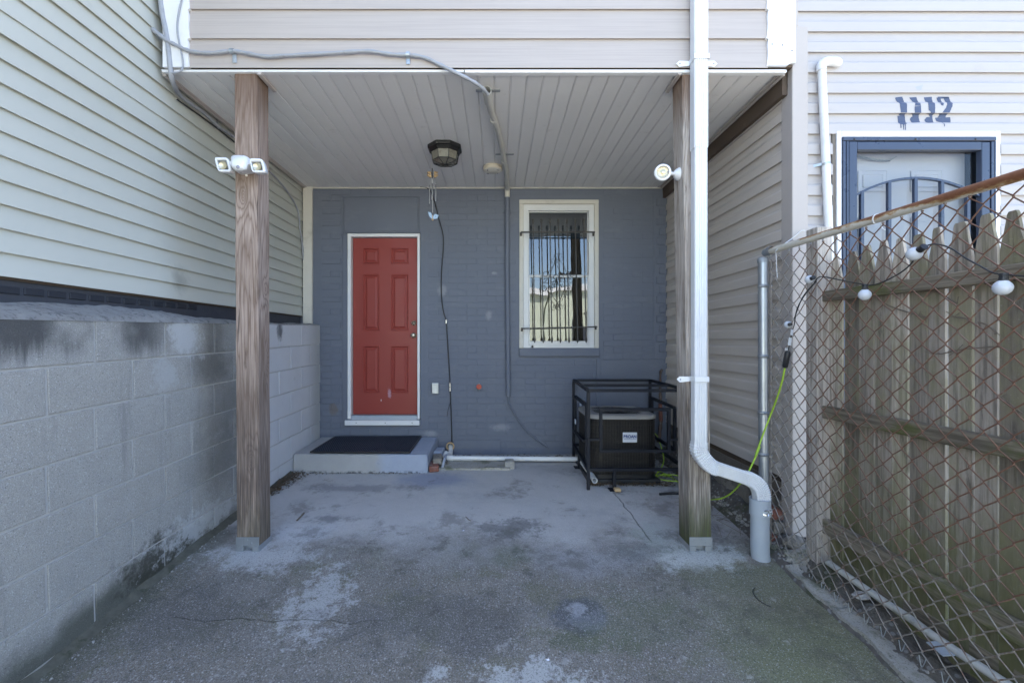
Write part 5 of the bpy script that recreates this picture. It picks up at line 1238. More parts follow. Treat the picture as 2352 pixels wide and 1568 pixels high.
m = MB(); m.tube([b0 + Vector((-.03, -.008, 0)), c + Vector((.04, .03, .006))], .012, 12); m.tube([c + Vector((.048, .02, -.006)), c + Vector((.045, .02, .03))], .011, 12); part(m, 'arm', 'plastic', t)

# ================================================================ service cables
zc4 = zm(300, 0, 3.92)
YK = YF - .030
A = [P(*zc4(x, y), YK) for x, y in ((208, -60), (210, 0), (215, 100), (236, 195), (290, 285), (370, 350), (430, 395), (520, 440), (600, 478), (700, 502), (850, 510), (1045, 492), (1200, 515), (1380, 545), (1560, 535))] + \
    [P(*zr2(x, y), YK) for x, y in ((100, 356), (270, 347), (420, 368), (545, 375), (650, 390), (760, 440))] + [P(*zr2(860, 490), YK), P(*zr2(960, 540), YK + .03), P(*zr2(1040, 592), YK + .09), P(*zr2(1082, 640), YK + .16)]
t = thing('service_cable', 'thick twisted grey cable sagging along the beige siding into the soffit conduit', 'cable', (-1.2, YF, 3.3))
m = MB(); m.tube(crom(A, 6), .0125, 10, rf=lambda s: .0118 + .0016 * math.sin(s * 190) + (.002 if s < .25 else 0)); part(m, 'cable', 'cable', t)
for q, r_ in (((1045, 492), 1),):
    c = P(*zc4(*q), YK); m = MB(); m.tube([c + Vector((-.013, 0, 0)), c + Vector((.013, 0, 0))], .0165, 12); m.bbox(c.x - .004, c.x + .022, YF - .022, YF - .016, c.z - .07, c.z + .02, .002); m.lathe([(.005, 0), (0, .003)], (c.x + .008, YF - .022, c.z - .052), (0, -1, 0), 8); part(m, 'cable_clip', 'galv', t)
c = P(*zr2(542, 372), YK); m = MB(); m.tube([c + Vector((-.012, 0, 0)), c + Vector((.012, 0, 0))], .0165, 12); m.bbox(c.x - .014, c.x + .012, YF - .022, YF - .016, c.z - .055, c.z + .03, .002); m.lathe([(.005, 0), (0, .003)], (c.x, YF - .022, c.z - .04), (0, -1, 0), 8); part(m, 'cable_clip', 'galv', t)
c = P(*zc4(205, 85), YK); m = MB(); m.tube([c + Vector((0, 0, -.014)), c + Vector((0.0, 0, .014))], .022, 12); m.beam(c + Vector((-.06, .0, .03)), c + Vector((.03, 0, -.01)), .005, .025); part(m, 'cable_clip', 'galv', t)
B = [P(*zc4(x, y), YK + .012) for x, y in ((355, -60), (362, 0), (385, 160), (420, 330), (440, 480), (455, 640))] + [P(*zc4(478, 780), YF + .02)] + [PX(*zc4(x, y), XL + .036) for x, y in ((540, 905), (650, 995), (780, 1085), (920, 1215), (1065, 1310), (1200, 1405))]
z1_ = zm(0, 0, 2.8); z4_ = zm(0, 560, 2.8)
B += [PX(*z1_(x, y), XL + .034) for x, y in ((1700, 1060), (1850, 1180), (1950, 1290), (2020, 1400), (2045, 1480), (2050, 1560))] + [PX(*z4_(x, y), XL + .034) for x, y in ((2062, 60), (2074, 200), (2080, 330))]
t = thing('riser_cable', 'thick grey cable coming down the corner board and running back along the sage siding', 'cable', (-2.15, YF, 3.3))
m = MB(); m.tube(crom(B, 6), .0125, 10, rf=lambda s: .0165 - .008 * min(1, max(0, (s - .25) * 2.5)) + .0008 * math.sin(s * 170)); part(m, 'cable', 'cable', t)
c = PX(*zc4(920, 1215), XL + .034); m = MB(); m.tube([c + Vector((0, -.012, 0)), c + Vector((0, .012, 0))], .017, 10); m.bbox(c.x - .02, c.x - .014, c.y - .012, c.y + .012, c.z - .01, c.z + .06, .002); part(m, 'cable_clip', 'galv_dull', t)
m = MB(); m.tube([PX(*zc4(x, y), XL + .022) for x, y in ((520, 955), (700, 1080), (920, 1240), (1070, 1365))], .005, 6); part(m, 'thin_wire', 'black', t)
C = [P(*zc4(x, y), YK + .002) for x, y in ((565, -60), (560, 10), (538, 110), (522, 220), (524, 330), (548, 450), (566, 540), (576, 620), (566, 670), (535, 692), (490, 700))]
m = MB(); m.tube(crom(C, 6) + [P(*zc4(440, 702), YK + .03), P(*zc4(392, 696), YK + .04)], .0052, 8)
solo(m, 'thin_wire', 'cable', 'thin dark wire looping down the white left corner board', 'wire', tuple(C[5]))
# ================================================================ downspout, standpipe, vent pipe
def sweep(m, path, sec, up=(0, 1, 0), sf=None, cap=True):
    path = [Vector(p) for p in path]; n = len(sec); vs = []; u = Vector(up)
    for i, p in enumerate(path):
        t = (path[min(i + 1, len(path) - 1)] - path[max(i - 1, 0)]).normalized(); w_ = t.cross(u).normalized(); k = sf(i) if sf else 1
        for (a, b) in sec: vs.append(p + w_ * a * k + u * b * (k if sf else 1))
    m.add(vs, [(i * n + q, i * n + (q + 1) % n, (i + 1) * n + (q + 1) % n, (i + 1) * n + q) for i in range(len(path) - 1) for q in range(n)])
    if cap: m.add(vs[:n], [tuple(range(n))]); m.add(vs[-n:], [tuple(range(n))])
    return m
def spout_sec(w, d):
    # w across, d deep (towards +Y is the wall): fluted front
    s = []; n = 6
    for i in range(n):
        x = -w / 2 + .008 + (w - .016) * i / n; q = (w - .016) / n
        s += [(x, -d / 2), (x + q * .7, -d / 2), (x + q * .78, -d / 2 + .005), (x + q * .94, -d / 2 + .005)]
    return s + [(w / 2 - .008, -d / 2), (w / 2, -d / 2 + .008), (w / 2, d / 2 - .006), (w / 2 - .006, d / 2), (-w / 2 + .006, d / 2), (-w / 2, d / 2 - .006), (-w / 2, -d / 2 + .008)]
YSP = 2.735
c7 = zm(1600, 1000, 3.92); c5 = zm(1600, 100, 5.226)
t = thing('downspout', 'white rectangular metal downspout in front of the right post, bending into the standpipe', 'downspout', (1.29, YSP, .6))
top = P(1610.5, -120, YSP); mid_ = P(1610.5, 345, YSP); low = P(*c7(452, 310), YSP)
low.x = mid_.x = top.x = 1.293
m = MB(); sweep(m, [top, mid_ + Vector((0, 0, .005))], spout_sec(.088, .072)); part(m, 'pipe', 'downspout', t)
m = MB(); sweep(m, [mid_ + Vector((0, 0, .012)), low], spout_sec(.081, .066)); part(m, 'pipe', 'downspout', t)
def elbow(pts, w, d):
    cp = crom(pts, 14); m = MB(); sweep(m, cp, spout_sec(w, d), sf=lambda i: 1 + .085 * (i % 3 == 0) * (4 < i < len(cp) - 5)); return m
e1 = [low + Vector((0, 0, .004)), P(*c7(452, 400), YSP), P(*c7(478, 488), YSP), P(*c7(535, 540), YSP), P(*c7(590, 560), YSP)]
e1[0].x = low.x; e1[1].x = low.x
part(elbow(e1, .086, .070), 'elbow', 'downspout', t)
dg = [P(*c7(575, 554), YSP), P(*c7(872, 652), YSP)]
m = MB(); sweep(m, dg, spout_sec(.080, .064)); part(m, 'pipe', 'downspout', t)
e2 = [P(*c7(862, 648), YSP), P(*c7(930, 676), YSP), P(*c7(985, 728), YSP), P(*c7(1012, 800), YSP), P(*c7(1015, 880), YSP)]
part(elbow(e2, .085, .069), 'elbow', 'downspout', t)
def strap(z, x0, x1, ears):
    m = MB(); yf = YSP - .040
    m.bbox(x0 - .004, x1 + .004, yf - .001, yf + .002, z - .016, z + .016, .001); m.bbox(x0 - .005, x0 - .002, yf, YF - .02, z - .016, z + .016, .001); m.bbox(x1 + .002, x1 + .005, yf, YF - .02, z - .016, z + .016, .001)
    for s in ears:
        xa = x0 - .004 if s < 0 else x1 + .004; L = .085; yy = YF - .024
        m.prism([(xa, yy, z - .018), (xa + s * (L - .02), yy, z - .024), (xa + s * L, yy, z - .004), (xa + s * (L - .02), yy, z + .014), (xa, yy, z + .012)], (0, .003, 0))
    o = part(m, 'strap', 'downspout', t)
    for s in ears:
        xa = (x0 if s < 0 else x1) + s * (.065); n = MB(); n.lathe([(.005, 0), (.004, .003), (0, .004)], (xa, YF - .025, z - .005), (0, -1, 0), 8); part(n, 'screw', 'galv_dull', o)
strap(P(0, 138, YSP).z, 1.249, 1.337, (-1, 1)); strap(P(0, 870, YSP).z, 1.252, 1.334, (-1,))
t = thing('standpipe', 'grey plastic standpipe with taped collar receiving the white downspout', 'pipe', (1.66, YSP, .03))
pA = P(*c7(1000, 845), YSP); pB = P(*c7(1000, 1000), YSP); pC = P(*c7(1000, 1200), YSP); pD = P(*c7(1014, 1440), YSP) + Vector((0, 0, -.03))
m = MB(); m.tube(crom([pB + Vector((0, 0, .03)), pC, (pC + pD) / 2 + Vector((-.004, 0, 0)), pD], 6), .054, 28); part(m, 'pipe', 'grey_pvc', t)
m = MB(); m.tube([pA, pB], .0605, 28, hollow=True); m.tube([pA, pB], .052, 28, hollow=True); m.lathe([(.052, 0), (.0605, .0)], pA, (0, 0, 1), 28); m.lathe([(.054, 0), (.0605, .0)], pB, (0, 0, 1), 28); part(m, 'collar', 'grey_pvc', t)
m = MB(); random.seed(4)
for k in range(26):
    a = R(-100 + k * 4.6); h = random.uniform(-.018, .018); p = Vector((pA.x, YSP, pA.z - .07 + h)) + Vector((math.cos(a) * .0625, math.sin(a) * .0625, 0)); m.bbox(-.008, .008, -.002, .004, -.006, .006, .001, Matrix.Translation(p) @ Matrix.Rotation(a + R(90) + random.uniform(-.6, .6), 4, 'Z') @ Matrix.Rotation(random.uniform(-.8, .8), 4, 'X'))
part(m, 'foil_tape', 'foil', t)
f3 = zm(1650, 0, 2.767)
t = thing('vent_pipe', 'white plastic vent pipe with elbow running down the beige facade left of the storm door', 'pipe', (2.13, 2.8, 1))
YV = YC - .045
m = MB(); a = P(*f3(985, 470), YV); b = P(*f3(1030, 1515), YV); c = b + (b - a) * .25; m.tube([a, b, c], .0235, 18); part(m, 'pipe', 'white_pvc', t)
m = MB(); m.tube(crom([P(*f3(982, 480), YV), P(*f3(984, 440), YV), P(*f3(1010, 420), YV), P(*f3(1050, 418), YV)], 6), .0275, 18); part(m, 'elbow', 'white_pvc', t)
m = MB(); m.tube(crom([P(*f3(1048, 419), YV), P(*f3(1078, 420), YV), P(*f3(1090, 428), YV + .02), P(*f3(1082, 440), YC + .02)], 6), .0275, 18); part(m, 'elbow', 'white_pvc', t)
m = MB(); cc = P(*f3(1010, 1108), YV); m.tube([cc + Vector((.002, 0, -.007)), cc + Vector((-.001, 0, .007))], .0255, 18); m.beam(cc + Vector((-.02, .0, 0)), cc + Vector((-.058, .028, -.004)), .003, .016); part(m, 'pipe_strap', 'galv', t)

# ================================================================ air conditioner and its cage
ac = thing('air_conditioner', 'dark wire-guarded outdoor air conditioner unit with white label, inside the black cage', 'air conditioner', (1.17, 4.27, .11))
AX0, AX1, AY0, AY1 = .865, 1.487, 3.95, 4.56
def rsq(x0, x1, y0, y1, r, n=7):
    out = []
    for cx, cy, a0 in ((x1 - r, y1 - r, 0), (x0 + r, y1 - r, 90), (x0 + r, y0 + r, 180), (x1 - r, y0 + r, 270)):
        for k in range(n): a = R(a0 + 90 * k / (n - 1)); out.append((cx + r * math.cos(a), cy + r * math.sin(a)))
    return out
def loft(m, rings, smooth=True, capt=False, capb=False):
    L = len(rings[0]); vs = [v for r_ in rings for v in r_]
    m.add(vs, [(i * L + k, i * L + (k + 1) % L, (i + 1) * L + (k + 1) % L, (i + 1) * L + k) for i in range(len(rings) - 1) for k in range(L)], smooth)
    if capb: m.add(rings[0], [tuple(range(L))])
    if capt: m.add(rings[-1], [tuple(range(L))])
    return m
q = rsq(AX0, AX1, AY0, AY1, .11)
m = loft(MB(), [[(x, y, .175) for x, y in q], [(x, y, .69) for x, y in q]], False); part(m, 'coil_guard', 'coil', ac)
m = MB(); q2 = rsq(AX0 - .003, AX1 + .003, AY0 - .003, AY1 + .003, .11, 9)
tot = len(q2); pts = []
for i in range(tot):
    a = Vector((*q2[i], 0)); b = Vector((*q2[(i + 1) % tot], 0)); d = (b - a).length; n = max(1, round(d / .026))
    for k in range(n): pts.append(a + (b - a) * k / n)
for p in pts: m.beam((p.x, p.y, .18), (p.x, p.y, .688), .003, .003, (0, 1, 0))
for z in [.20 + .036 * k for k in range(14)]:
    ring = [Vector((x, y, z)) for x, y in q2]; m.tube(ring + ring[:1], .0016, 4, False)
part(m, 'guard_grid', 'coil_rib', ac, kind='stuff')
qo = rsq(AX0 - .012, AX1 + .012, AY0 - .012, AY1 + .012, .12); 
def circ(r, z, cx=(AX0 + AX1) / 2, cy=(AY0 + AY1) / 2, n=28):
    o = []
    for x, y in qo:
        d = Vector((x - cx, y - cy, 0)).normalized(); o.append((cx + d.x * r, cy + d.y * r, z))
    return o
m = loft(MB(), [[(x, y, .685) for x, y in qo], [(x, y, .705) for x, y in qo], [((x - 1.176) * .985 + 1.176, (y - 4.255) * .985 + 4.255, .716) for x, y in qo], circ(.268, .722), circ(.262, .718), circ(.258, .66)]); part(m, 'top_rim', 'ac_rim', ac)
m = MB()
for r_ in [.05 + .024 * k for k in range(9)]:
    ring = [Vector((1.176 + r_ * math.cos(a), 4.255 + r_ * math.sin(a), .715 + .012 * (1 - r_ / .26))) for a in [2 * math.pi * k / 30 for k in range(31)]]; m.tube(ring, .0022, 4, False)
for k in range(8):
    a = k * math.pi / 4; m.beam((1.176 + .04 * math.cos(a), 4.255 + .04 * math.sin(a), .727), (1.176 + .262 * math.cos(a), 4.255 + .262 * math.sin(a), .714), .004, .004)
m.lathe([(.055, .712), (.055, .726), (.045, .731), (0, .732)], (1.176, 4.255, 0), (0, 0, 1), 20); part(m, 'fan_grille', 'coil_rib', ac)
m = MB(); m.lathe([(.05, .60), (.05, .66), (0, .662)], (1.176, 4.255, 0), (0, 0, 1), 16)
for k in range(4):
    a = k * math.pi / 2 + .4; ca, sa = math.cos(a), math.sin(a)
    m.prism([(1.176 + .04 * ca, 4.255 + .04 * sa, .62), (1.176 + .24 * ca - .06 * sa, 4.255 + .24 * sa + .06 * ca, .61), (1.176 + .24 * ca + .07 * sa, 4.255 + .24 * sa - .07 * ca, .66), (1.176 + .05 * ca + .03 * sa, 4.255 + .05 * sa - .03 * ca, .65)], (0, 0, .003))
part(m, 'fan', 'ac_rim', ac)
q3 = rsq(AX0 + .0, AX1 - .0, AY0 + .0, AY1 - .0, .10); m = loft(MB(), [[(x, y, .14) for x, y in q3], [(x, y, .174) for x, y in q3]], True, True, True); part(m, 'base_pan', 'black', ac)
m = MB(); m.bbox(AX0 - .02, AX1 + .02, AY0 - .03, AY1 + .05, .088, .139, .012, seg=2); part(m, 'plastic_pad', 'black', ac)
la, lb = P(*z7(1702, 742), 3.94), P(*z7(1828, 830), 3.94)
m = MB(); m.bbox(la.x, lb.x, 3.939, 3.9435, lb.z, la.z, .0015); lab = part(m, 'label', 'sticker', ac)
tc = bpy.data.curves.new('lettering', 'FONT'); tc.body = 'BROAN'; tc.size = .034; tc.align_x = 'CENTER'; tc.extrude = .0004; tc.offset = .0016
to = bpy.data.objects.new('lettering_source', tc); COL.objects.link(to); bpy.context.view_layer.update()
tm = bpy.data.meshes.new_from_object(to.evaluated_get(bpy.context.evaluated_depsgraph_get())); bpy.data.objects.remove(to); tm.materials.clear(); tm.materials.append(MT['ink']); tm.name = 'lettering'
wd = max(v.co.x for v in tm.vertices) - min(v.co.x for v in tm.vertices)
o = inst(tm, 'lettering', lab, ((la.x + lb.x) / 2, 3.9380, (la.z + lb.z) / 2 - .004), (R(90), 0, 0), (.112 / wd, 1.05, 1)) if False else None
ORG[lab.name] = ORG[ac.name]
o = inst(tm, 'lettering', lab, ((la.x + lb.x) / 2, 3.9383, (la.z + lb.z) / 2 - .004), (R(90), 0, 0), (.118 / wd, 1.1, 1))
m = MB(); zz = (la.z + lb.z) / 2 - .012; m.box(la.x + .010, lb.x - .010, 3.9382, 3.9388, zz - .0028, zz); part(m, 'underline', 'ink', lab)
cg = thing('security_cage', 'black welded square-tube security cage around the air conditioner', 'cage', (1.27, 4.3, .1))
FL, FR, BLc, BR = Vector((.815, 3.80, 0)), Vector((1.70, 3.80, 0)), Vector((.865, 4.80, 0)), Vector((1.72, 4.80, 0)); ZT = .966; BW = .026
def V3(p, z): return Vector((p.x, p.y, z))
def bar(a, b, nm='bar', w=BW):
    m = MB(); m.beam(a, b, w, w, (0, 1, 0) if abs((Vector(b) - Vector(a)).normalized().z) > .9 else (0, 0, 1)); return part(m, nm, 'cage', cg)
for p in (FL, FR, BLc, BR): bar(V3(p, gz(p.y) + .004), V3(p, ZT - .013), 'leg')
for a, b in ((FL, FR), (BLc, BR)): bar(V3(a, ZT), V3(b, ZT))
for a, b in ((FL, BLc), (FR, BR)): bar(V3(a, ZT + .001) + Vector((0, .014, 0)), V3(b, ZT + .001) + Vector((0, -.014, 0)))
bar(Vector((.85, 4.23, ZT)), Vector((1.70, 4.23, ZT)))
bar(V3(FL, .267) + Vector((.014, 0, 0)), V3(FR, .267)); bar(V3(BLc, .245), V3(BR, .245)); bar(V3(FL, .262) + Vector((0, .014, 0)), V3(BLc, .250)); bar(V3(FR, .262), V3(BR, .25))
YH = 3.775
h0, h1 = P(*z7(1507, 540), YH), P(*z7(2108, 905), YH)
bar(Vector((h0.x - .013, YH, h0.z)), Vector((h1.x + .013, YH, h0.z))); bar(Vector((h0.x - .013, YH, h1.z)), Vector((h1.x + .013, YH, h1.z)))
bar(Vector((h0.x, YH, h0.z - .014)), Vector((h0.x, YH, h1.z + .014))); bar(Vector((h1.x, YH, h0.z - .014)), Vector((h1.x, YH, h1.z + .014)))
zs2 = P(*z7(0, 805), YH).z; bar(Vector((.80, YH, zs2)), Vector((h0.x - .013, YH, zs2)), w=.018); bar(Vector((h1.x + .013, YH, zs2)), Vector((1.71, YH, zs2)), w=.018)
XLs = .835
L1 = PX(*z7(1283, 425), XLs); L2 = PX(*z7(1378, 498), XLs); L3 = PX(*z7(1275, 730), XLs); L4 = PX(*z7(1358, 815), XLs)
bar(L1, L2); bar(L3, L4); bar(L1, Vector((XLs, L1.y, L3.z))); bar(L2, Vector((XLs, L2.y, L2.z - .52)), w=.02)
XRs = 1.70
R1 = PX(*z7(1960, 440), XRs); R2 = PX(*z7(2160, 525), XRs)
bar(R1, R2); bar(R1, R1 + Vector((0, 0, -.40))); bar(R2, R2 + Vector((0, 0, -.40))); bar(R1 + Vector((0, 0, -.40)), R2 + Vector((0, 0, -.40)))
for (x, y) in ((1.045, 3.80), (.845, 4.38)):
    bar(Vector((x, y, gz(y) + .012)), Vector((x, y, .255)), 'leg'); m = MB(); m.bbox(x - .05, x + .05, y - .045, y + .045, gz(y) + .002, gz(y) + .010, .002); fp = part(m, 'foot_plate', 'cage', cg)
m = MB(); m.bbox(1.06 - .03, 1.06 + .025, 3.72, 3.775, gz(3.75) + .011, gz(3.75) + .04, .006); solo(m, 'brass_padlock', 'resin', 'small tarnished padlock-like block on the front foot plate of the black cage', 'padlock', (1.06, 3.75, .09))
m = MB(); cl = PX(*z7(1282, 650), XLs - .014); m.bbox(cl.x - .004, cl.x + .004, cl.y - .03, cl.y + .02, cl.z - .02, cl.z + .03, .002); part(m, 'paper_tag', 'sticker', cg)
# lime cord: from the string lights plug down and round to a coil behind the post
z7b = zm(1650, 560, 2.767)
XG = 1.795
pts = [PX(*z7b(x, y), XG) for x, y in ((737, 930), (716, 1030), (682, 1140), (640, 1250))]
pts += [P(*z7b(590, 1380), 2.81), P(*z7b(535, 1535), 2.80), P(*c7(1000, 350), 2.80), P(*c7(940, 490), 2.80), P(*c7(885, 600), 2.80), P(*c7(845, 660), 2.82), P(*c7(800, 720), 2.90), P(*c7(720, 800), 3.0), P(*c7(640, 843), 3.08), P(*c7(560, 856), 3.15), P(*c7(500, 850), 3.3)]
pts += [Vector((1.62, 3.7, gz(3.7) + .03)), Vector((1.68, 4.0, gz(4) + .012)), Vector((1.60, 4.25, gz(4.2) + .012))]
cx, cy = 1.62, 4.02
for k in range(11):
    a = R(60 + k * 47); r_ = .11 + .03 * math.sin(k * 1.3); pts.append(Vector((cx + r_ * math.cos(a), cy + r_ * .9 * math.sin(a), gz(cy) + .012 + .0028 * k)))
pts += [Vector((1.66, 4.25, .22)), Vector((1.70, 4.5, .38)), Vector((1.74, 4.75, .40))]
t = thing('extension_cord', 'lime green extension cord hanging off the fence and coiled behind the right wooden post', 'extension cord', tuple(pts[0]))
m = MB(); m.tube(crom(pts, 5), .0055, 8); part(m, 'cord', 'lime', t)
m = MB(); a, b = PX(*z7b(757, 822), XG), PX(*z7b(736, 932), XG); m.tube([a, a + (b - a) * .1, a + (b - a) * .45, a + (b - a) * .5, a + (b - a) * .9, b], .014, 10, rf=lambda s: .017 if .05 < s < .95 and not (.42 < s < .55) else .012); part(m, 'plug', 'black', t)
m = MB(); m.tube(crom([Vector((1.70, 3.75, gz(3.7) + .013)), Vector((1.63, 3.69, gz(3.7) + .013)), Vector((1.52, 3.70, gz(3.7) + .013)), Vector((1.40, 3.68, gz(3.7) + .012))], 5), .011, 8); solo(m, 'rubber_hose', 'black', 'short black rubber hose lying on the concrete beside the green cord coil', 'hose', (1.5, 3.7, .09))
m = MB(); bcn = Vector((1.585, 4.5, .165)); m.lathe([(.045 * math.sin(math.pi * k / 12), -.045 * math.cos(math.pi * k / 12)) for k in range(13)], bcn, (0, 0, 1), 20); solo(m, 'ball', 'ball', 'faded green ball resting on the ground right of the air conditioner', 'ball', (1.585, 4.5, .12))

# ================================================================ chain-link fence
XF = 1.83; PIT = .0466; ZP = .0472; ZTOP = 1.955
cf = thing('chain_link_fence', 'rusty chain-link fence with peeling top rail running towards the viewer on the right', 'fence', (XF, 2.9, 0))
ra = PX(1768, 577, XF); rb = PX(2352, 400, XF); dr_ = (rb - ra).normalized(); re_ = rb + dr_ * .55
m = MB(); m.tube([ra + dr_ * (re_ - ra).length * k / 10 for k in range(11)], .0205, 18); part(m, 'top_rail', 'rail', cf)
m = MB(); m.tube([ra - dr_ * .05, ra + dr_ * .02], .0245, 16, hollow=True); m.lathe([(.033, -.006), (.035, 0), (.033, .006)], ra + dr_ * .004, dr_, 18); m.beam(ra - dr_ * .05, Vector((1.823, 2.93, ra.z - .012)), .012, .03); part(m, 'rail_end_cup', 'galv_dull', cf)
XP_, YP_ = 1.823, 2.935
ztp = P(0, 597, YP_).z
m = MB(); m.tube([(XP_ + .012, YP_, -.06), (XP_ + .003, YP_, .9), (XP_, YP_, ztp)], .030, 20); po = part(m, 'fence_post', 'galv', cf)
m = MB(); m.lathe([(.033, -.02), (.0335, .006), (.028, .016), (0, .02)], (XP_, YP_, ztp), (0, 0, 1), 20); part(m, 'post_cap', 'galv_dull', cf)
YT = 2.872
for q in (385, 855, 1235, 1515):
    z = P(*z7b(560, q), YP_).z; m = MB(); m.lathe([(.0305, -.012), (.0335, -.011), (.0335, .011), (.0305, .012)], (XP_ + .003, YP_, z), (0, 0, 1), 20); m.beam((XP_ + .015, YP_ - .03, z), (XF + .005, YT - .008, z), .006, .022); m.tube([(XF - .02, YT + .02, z), (XF + .03, YT + .02, z)], .005, 6); part(m, 'tension_band', 'galv_dull', cf)
m = MB(); m.beam((XF + .004, YT, -.02), (XF + .004, YT, ZTOP - .02), .005, .018, (0, 1, 0)); part(m, 'tension_bar', 'wire', cf)
def zig(par):
    pts = []; n = 41; amp = PIT / 2 + .0026
    for i in range(n + 1):
        s = 1 if (i + par) % 2 == 0 else -1; z = -i * ZP
        xo = .0034 * (1 if par else -1)
        pts += [Vector((-xo, s * amp * .80, z + .0055)), Vector((xo * .4, s * amp, z)), Vector((xo, s * amp * .80, z - .0055))]
    m = MB(); m.tube(pts, .0028, 5, False); return m.mesh('wire', MT['wire'])
zg = [zig(0), zig(1)]
nW = int((YT - 1.02) / PIT)
for k in range(nW):
    yc = YT - .004 - PIT * (k + .5)
    zo = ZTOP + (ra.z - 2.0) - .0  + .004 * nz(k * .7)
    o = inst(zg[k % 2], 'wire', cf, (XF + .006 * nz(k * .4, 3), yc, zo), (0, 0, 0), (1, 1, 1.0))
# twisted selvedge ends reaching the rail and hooked feet
def twist():
    m = MB()
    for ph in (0, math.pi): m.tube([Vector((.0032 * math.cos(ph + s * 1.1), .0032 * math.sin(ph + s * 1.1), s * .0032)) for s in range(12)], .0018, 5)
    return m.mesh('twisted_end', MT['galv_dull'])
tw = twist()
m = MB(); m.tube(crom([(.0, -.018, .012), (0, -.004, -.028), (0, .004, -.03), (0, .012, .008)], 4), .0021, 5); hk = m.mesh('hooked_end', MT['galv'])
for k in range(nW):
    yc = YT - .004 - PIT * (k + .5); yj = yc + PIT / 2 * (1 if k % 2 == 0 else -1)
    if k % 2 == 0: inst(tw, 'twisted_end', cf, (XF, yj + .001, ZTOP + .0), (0, 0, random.uniform(0, 6)))
    if k % 2 == 1 and k > 2: inst(hk, 'hooked_end', cf, (XF - .002, yj, ZTOP - 41 * ZP + .018), (0, 0, 0))
for (x, y) in ((1350, 1480),):
    c = PX(*f3(1370, 1480), XF); m = MB(); m.tube([c + Vector((math.cos(a) * .024, .006 * math.sin(a * .5), math.sin(a) * .026)) for a in [R(-60 + 30 * k) for k in range(11)]], .0028, 6); m.tube(crom([c + Vector((.012, 0, -.022)), c + Vector((.0, -.02, -.05)), c + Vector((.0, -.035, -.062))], 4), .0026, 6); part(m, 'rail_tie', 'white_pvc', cf)
# white twine to the corner post
m = MB(); q0 = PX(*z7b(683, 135), XF - .024); m.tube(crom([P(*z7b(885, 15), YC - .02), P(*z7b(850, 10), YC - .03), P(*z7b(780, 65), 2.79), q0, q0 + Vector((0, .01, -.03)), PX(*z7b(678, 200), XF - .026), PX(*z7b(680, 260), XF - .024), PX(*z7b(685, 328), XF - .022)], 5), .0026, 6)
solo(m, 'twine', 'twine', 'white twine tied round the fence rail and the beige corner post', 'string', tuple(q0))

# ================================================================ wooden picket fence behind it
wf = thing('picket_fence', 'mossy grey wooden picket fence standing behind the chain-link fence', 'fence', (2.0, 1.8, 0))
random.seed(21)
ed = [2.548, 2.455, 2.352, 2.248, 2.152, 2.061, 1.972, 1.88, 1.781, 1.695]
while ed[-1] > .95: ed.append(ed[-1] - random.uniform(.088, .098))
gaps = {0: .008, 1: .005, 2: .009, 3: .006, 4: .011, 5: .006, 6: .019, 7: .009, 8: .006, 11: .014}
for i in range(len(ed) - 1):
    y1, y0 = ed[i] - .001, ed[i + 1] + gaps.get(i, random.uniform(.005, .011)); w_ = y1 - y0; yc = (y0 + y1) / 2; tw_ = .016 + random.uniform(-.004, .004)
    zt = 1.905 + random.uniform(-.012, .012) + .01 * math.sin(i); zb = -.04
    prof = [(-w_ / 2, zb), (w_ / 2, zb), (w_ / 2, .5), (w_ / 2, 1.1), (w_ / 2, zt - .15), (w_ / 2 - .004, zt - .12), (w_ / 2 - .014, zt - .07), (tw_ + .003, zt - .01), (tw_ - .002, zt), (-tw_ + .002, zt + .001), (-tw_ - .003, zt - .01), (-w_ / 2 + .014, zt - .07), (-w_ / 2 + .004, zt - .12), (-w_ / 2, zt - .15), (-w_ / 2, 1.1), (-w_ / 2, .5)]
    m = MB(); m.prism([(-.008, a, z) for a, z in prof], (.013, 0, 0)); me = m.mesh('picket', MT['picket_dark' if i in (3, 7, 10) and False else 'picket_wood'])
    inst(me, 'picket', wf, (1.994 + random.uniform(-.003, .003), yc, 0), (random.uniform(-.003, .003), random.uniform(-.004, .004), random.uniform(-.05, .05)))
for (za, zb_, h) in ((1.667, 1.660, .062), (.981, .994, .072), (.306, .312, .085)):
    m = MB(); m.beam((1.958, 2.556, za), (1.962, .9, zb_ + (zb_ - za) * .7), .040, h)
    bm = bmesh.new(); bv = [bm.verts.new(v) for v in m.v]; [bm.faces.new([bv[i] for i in f]) for f in m.f]; bmesh.ops.subdivide_edges(bm, edges=[e for e in bm.edges if e.calc_length() > .5], cuts=30, use_grid_fill=True); bmesh.ops.bevel(bm, geom=[e for e in bm.edges if abs((e.verts[0].co - e.verts[1].co).normalized().y) > .9 and e.is_manifold and e.calc_face_angle(0) > .5], offset=.004, affect='EDGES')
    for v in bm.verts: v.co.z += .004 * nz(v.co.y * 3, v.co.x * 9, za); v.co.x += .003 * nz(v.co.y * 4, za * 3)
    bm.verts.index_update(); m = MB(); m.add([v.co.copy() for v in bm.verts], [[v.index for v in f.verts] for f in bm.faces]); bm.free()
    part(m, 'rail', 'rail_wood', wf)
m = MB(); m.bbox(-.0445, .0445, -.0475, .0475, -.12, 2.083, .004)
me = m.mesh('post', MT['post_wood_pale2'] if 'post_wood_pale2' in MT else MT['picket_pale'])
inst(me, 'post', wf, (1.9525, 2.5975, 0), (0, .0, 0))
m = MB(); m.bbox(1.985, 2.002, .85, 2.54, -.18, .15, .003)
part(m, 'kickboard', 'rail_wood', wf)

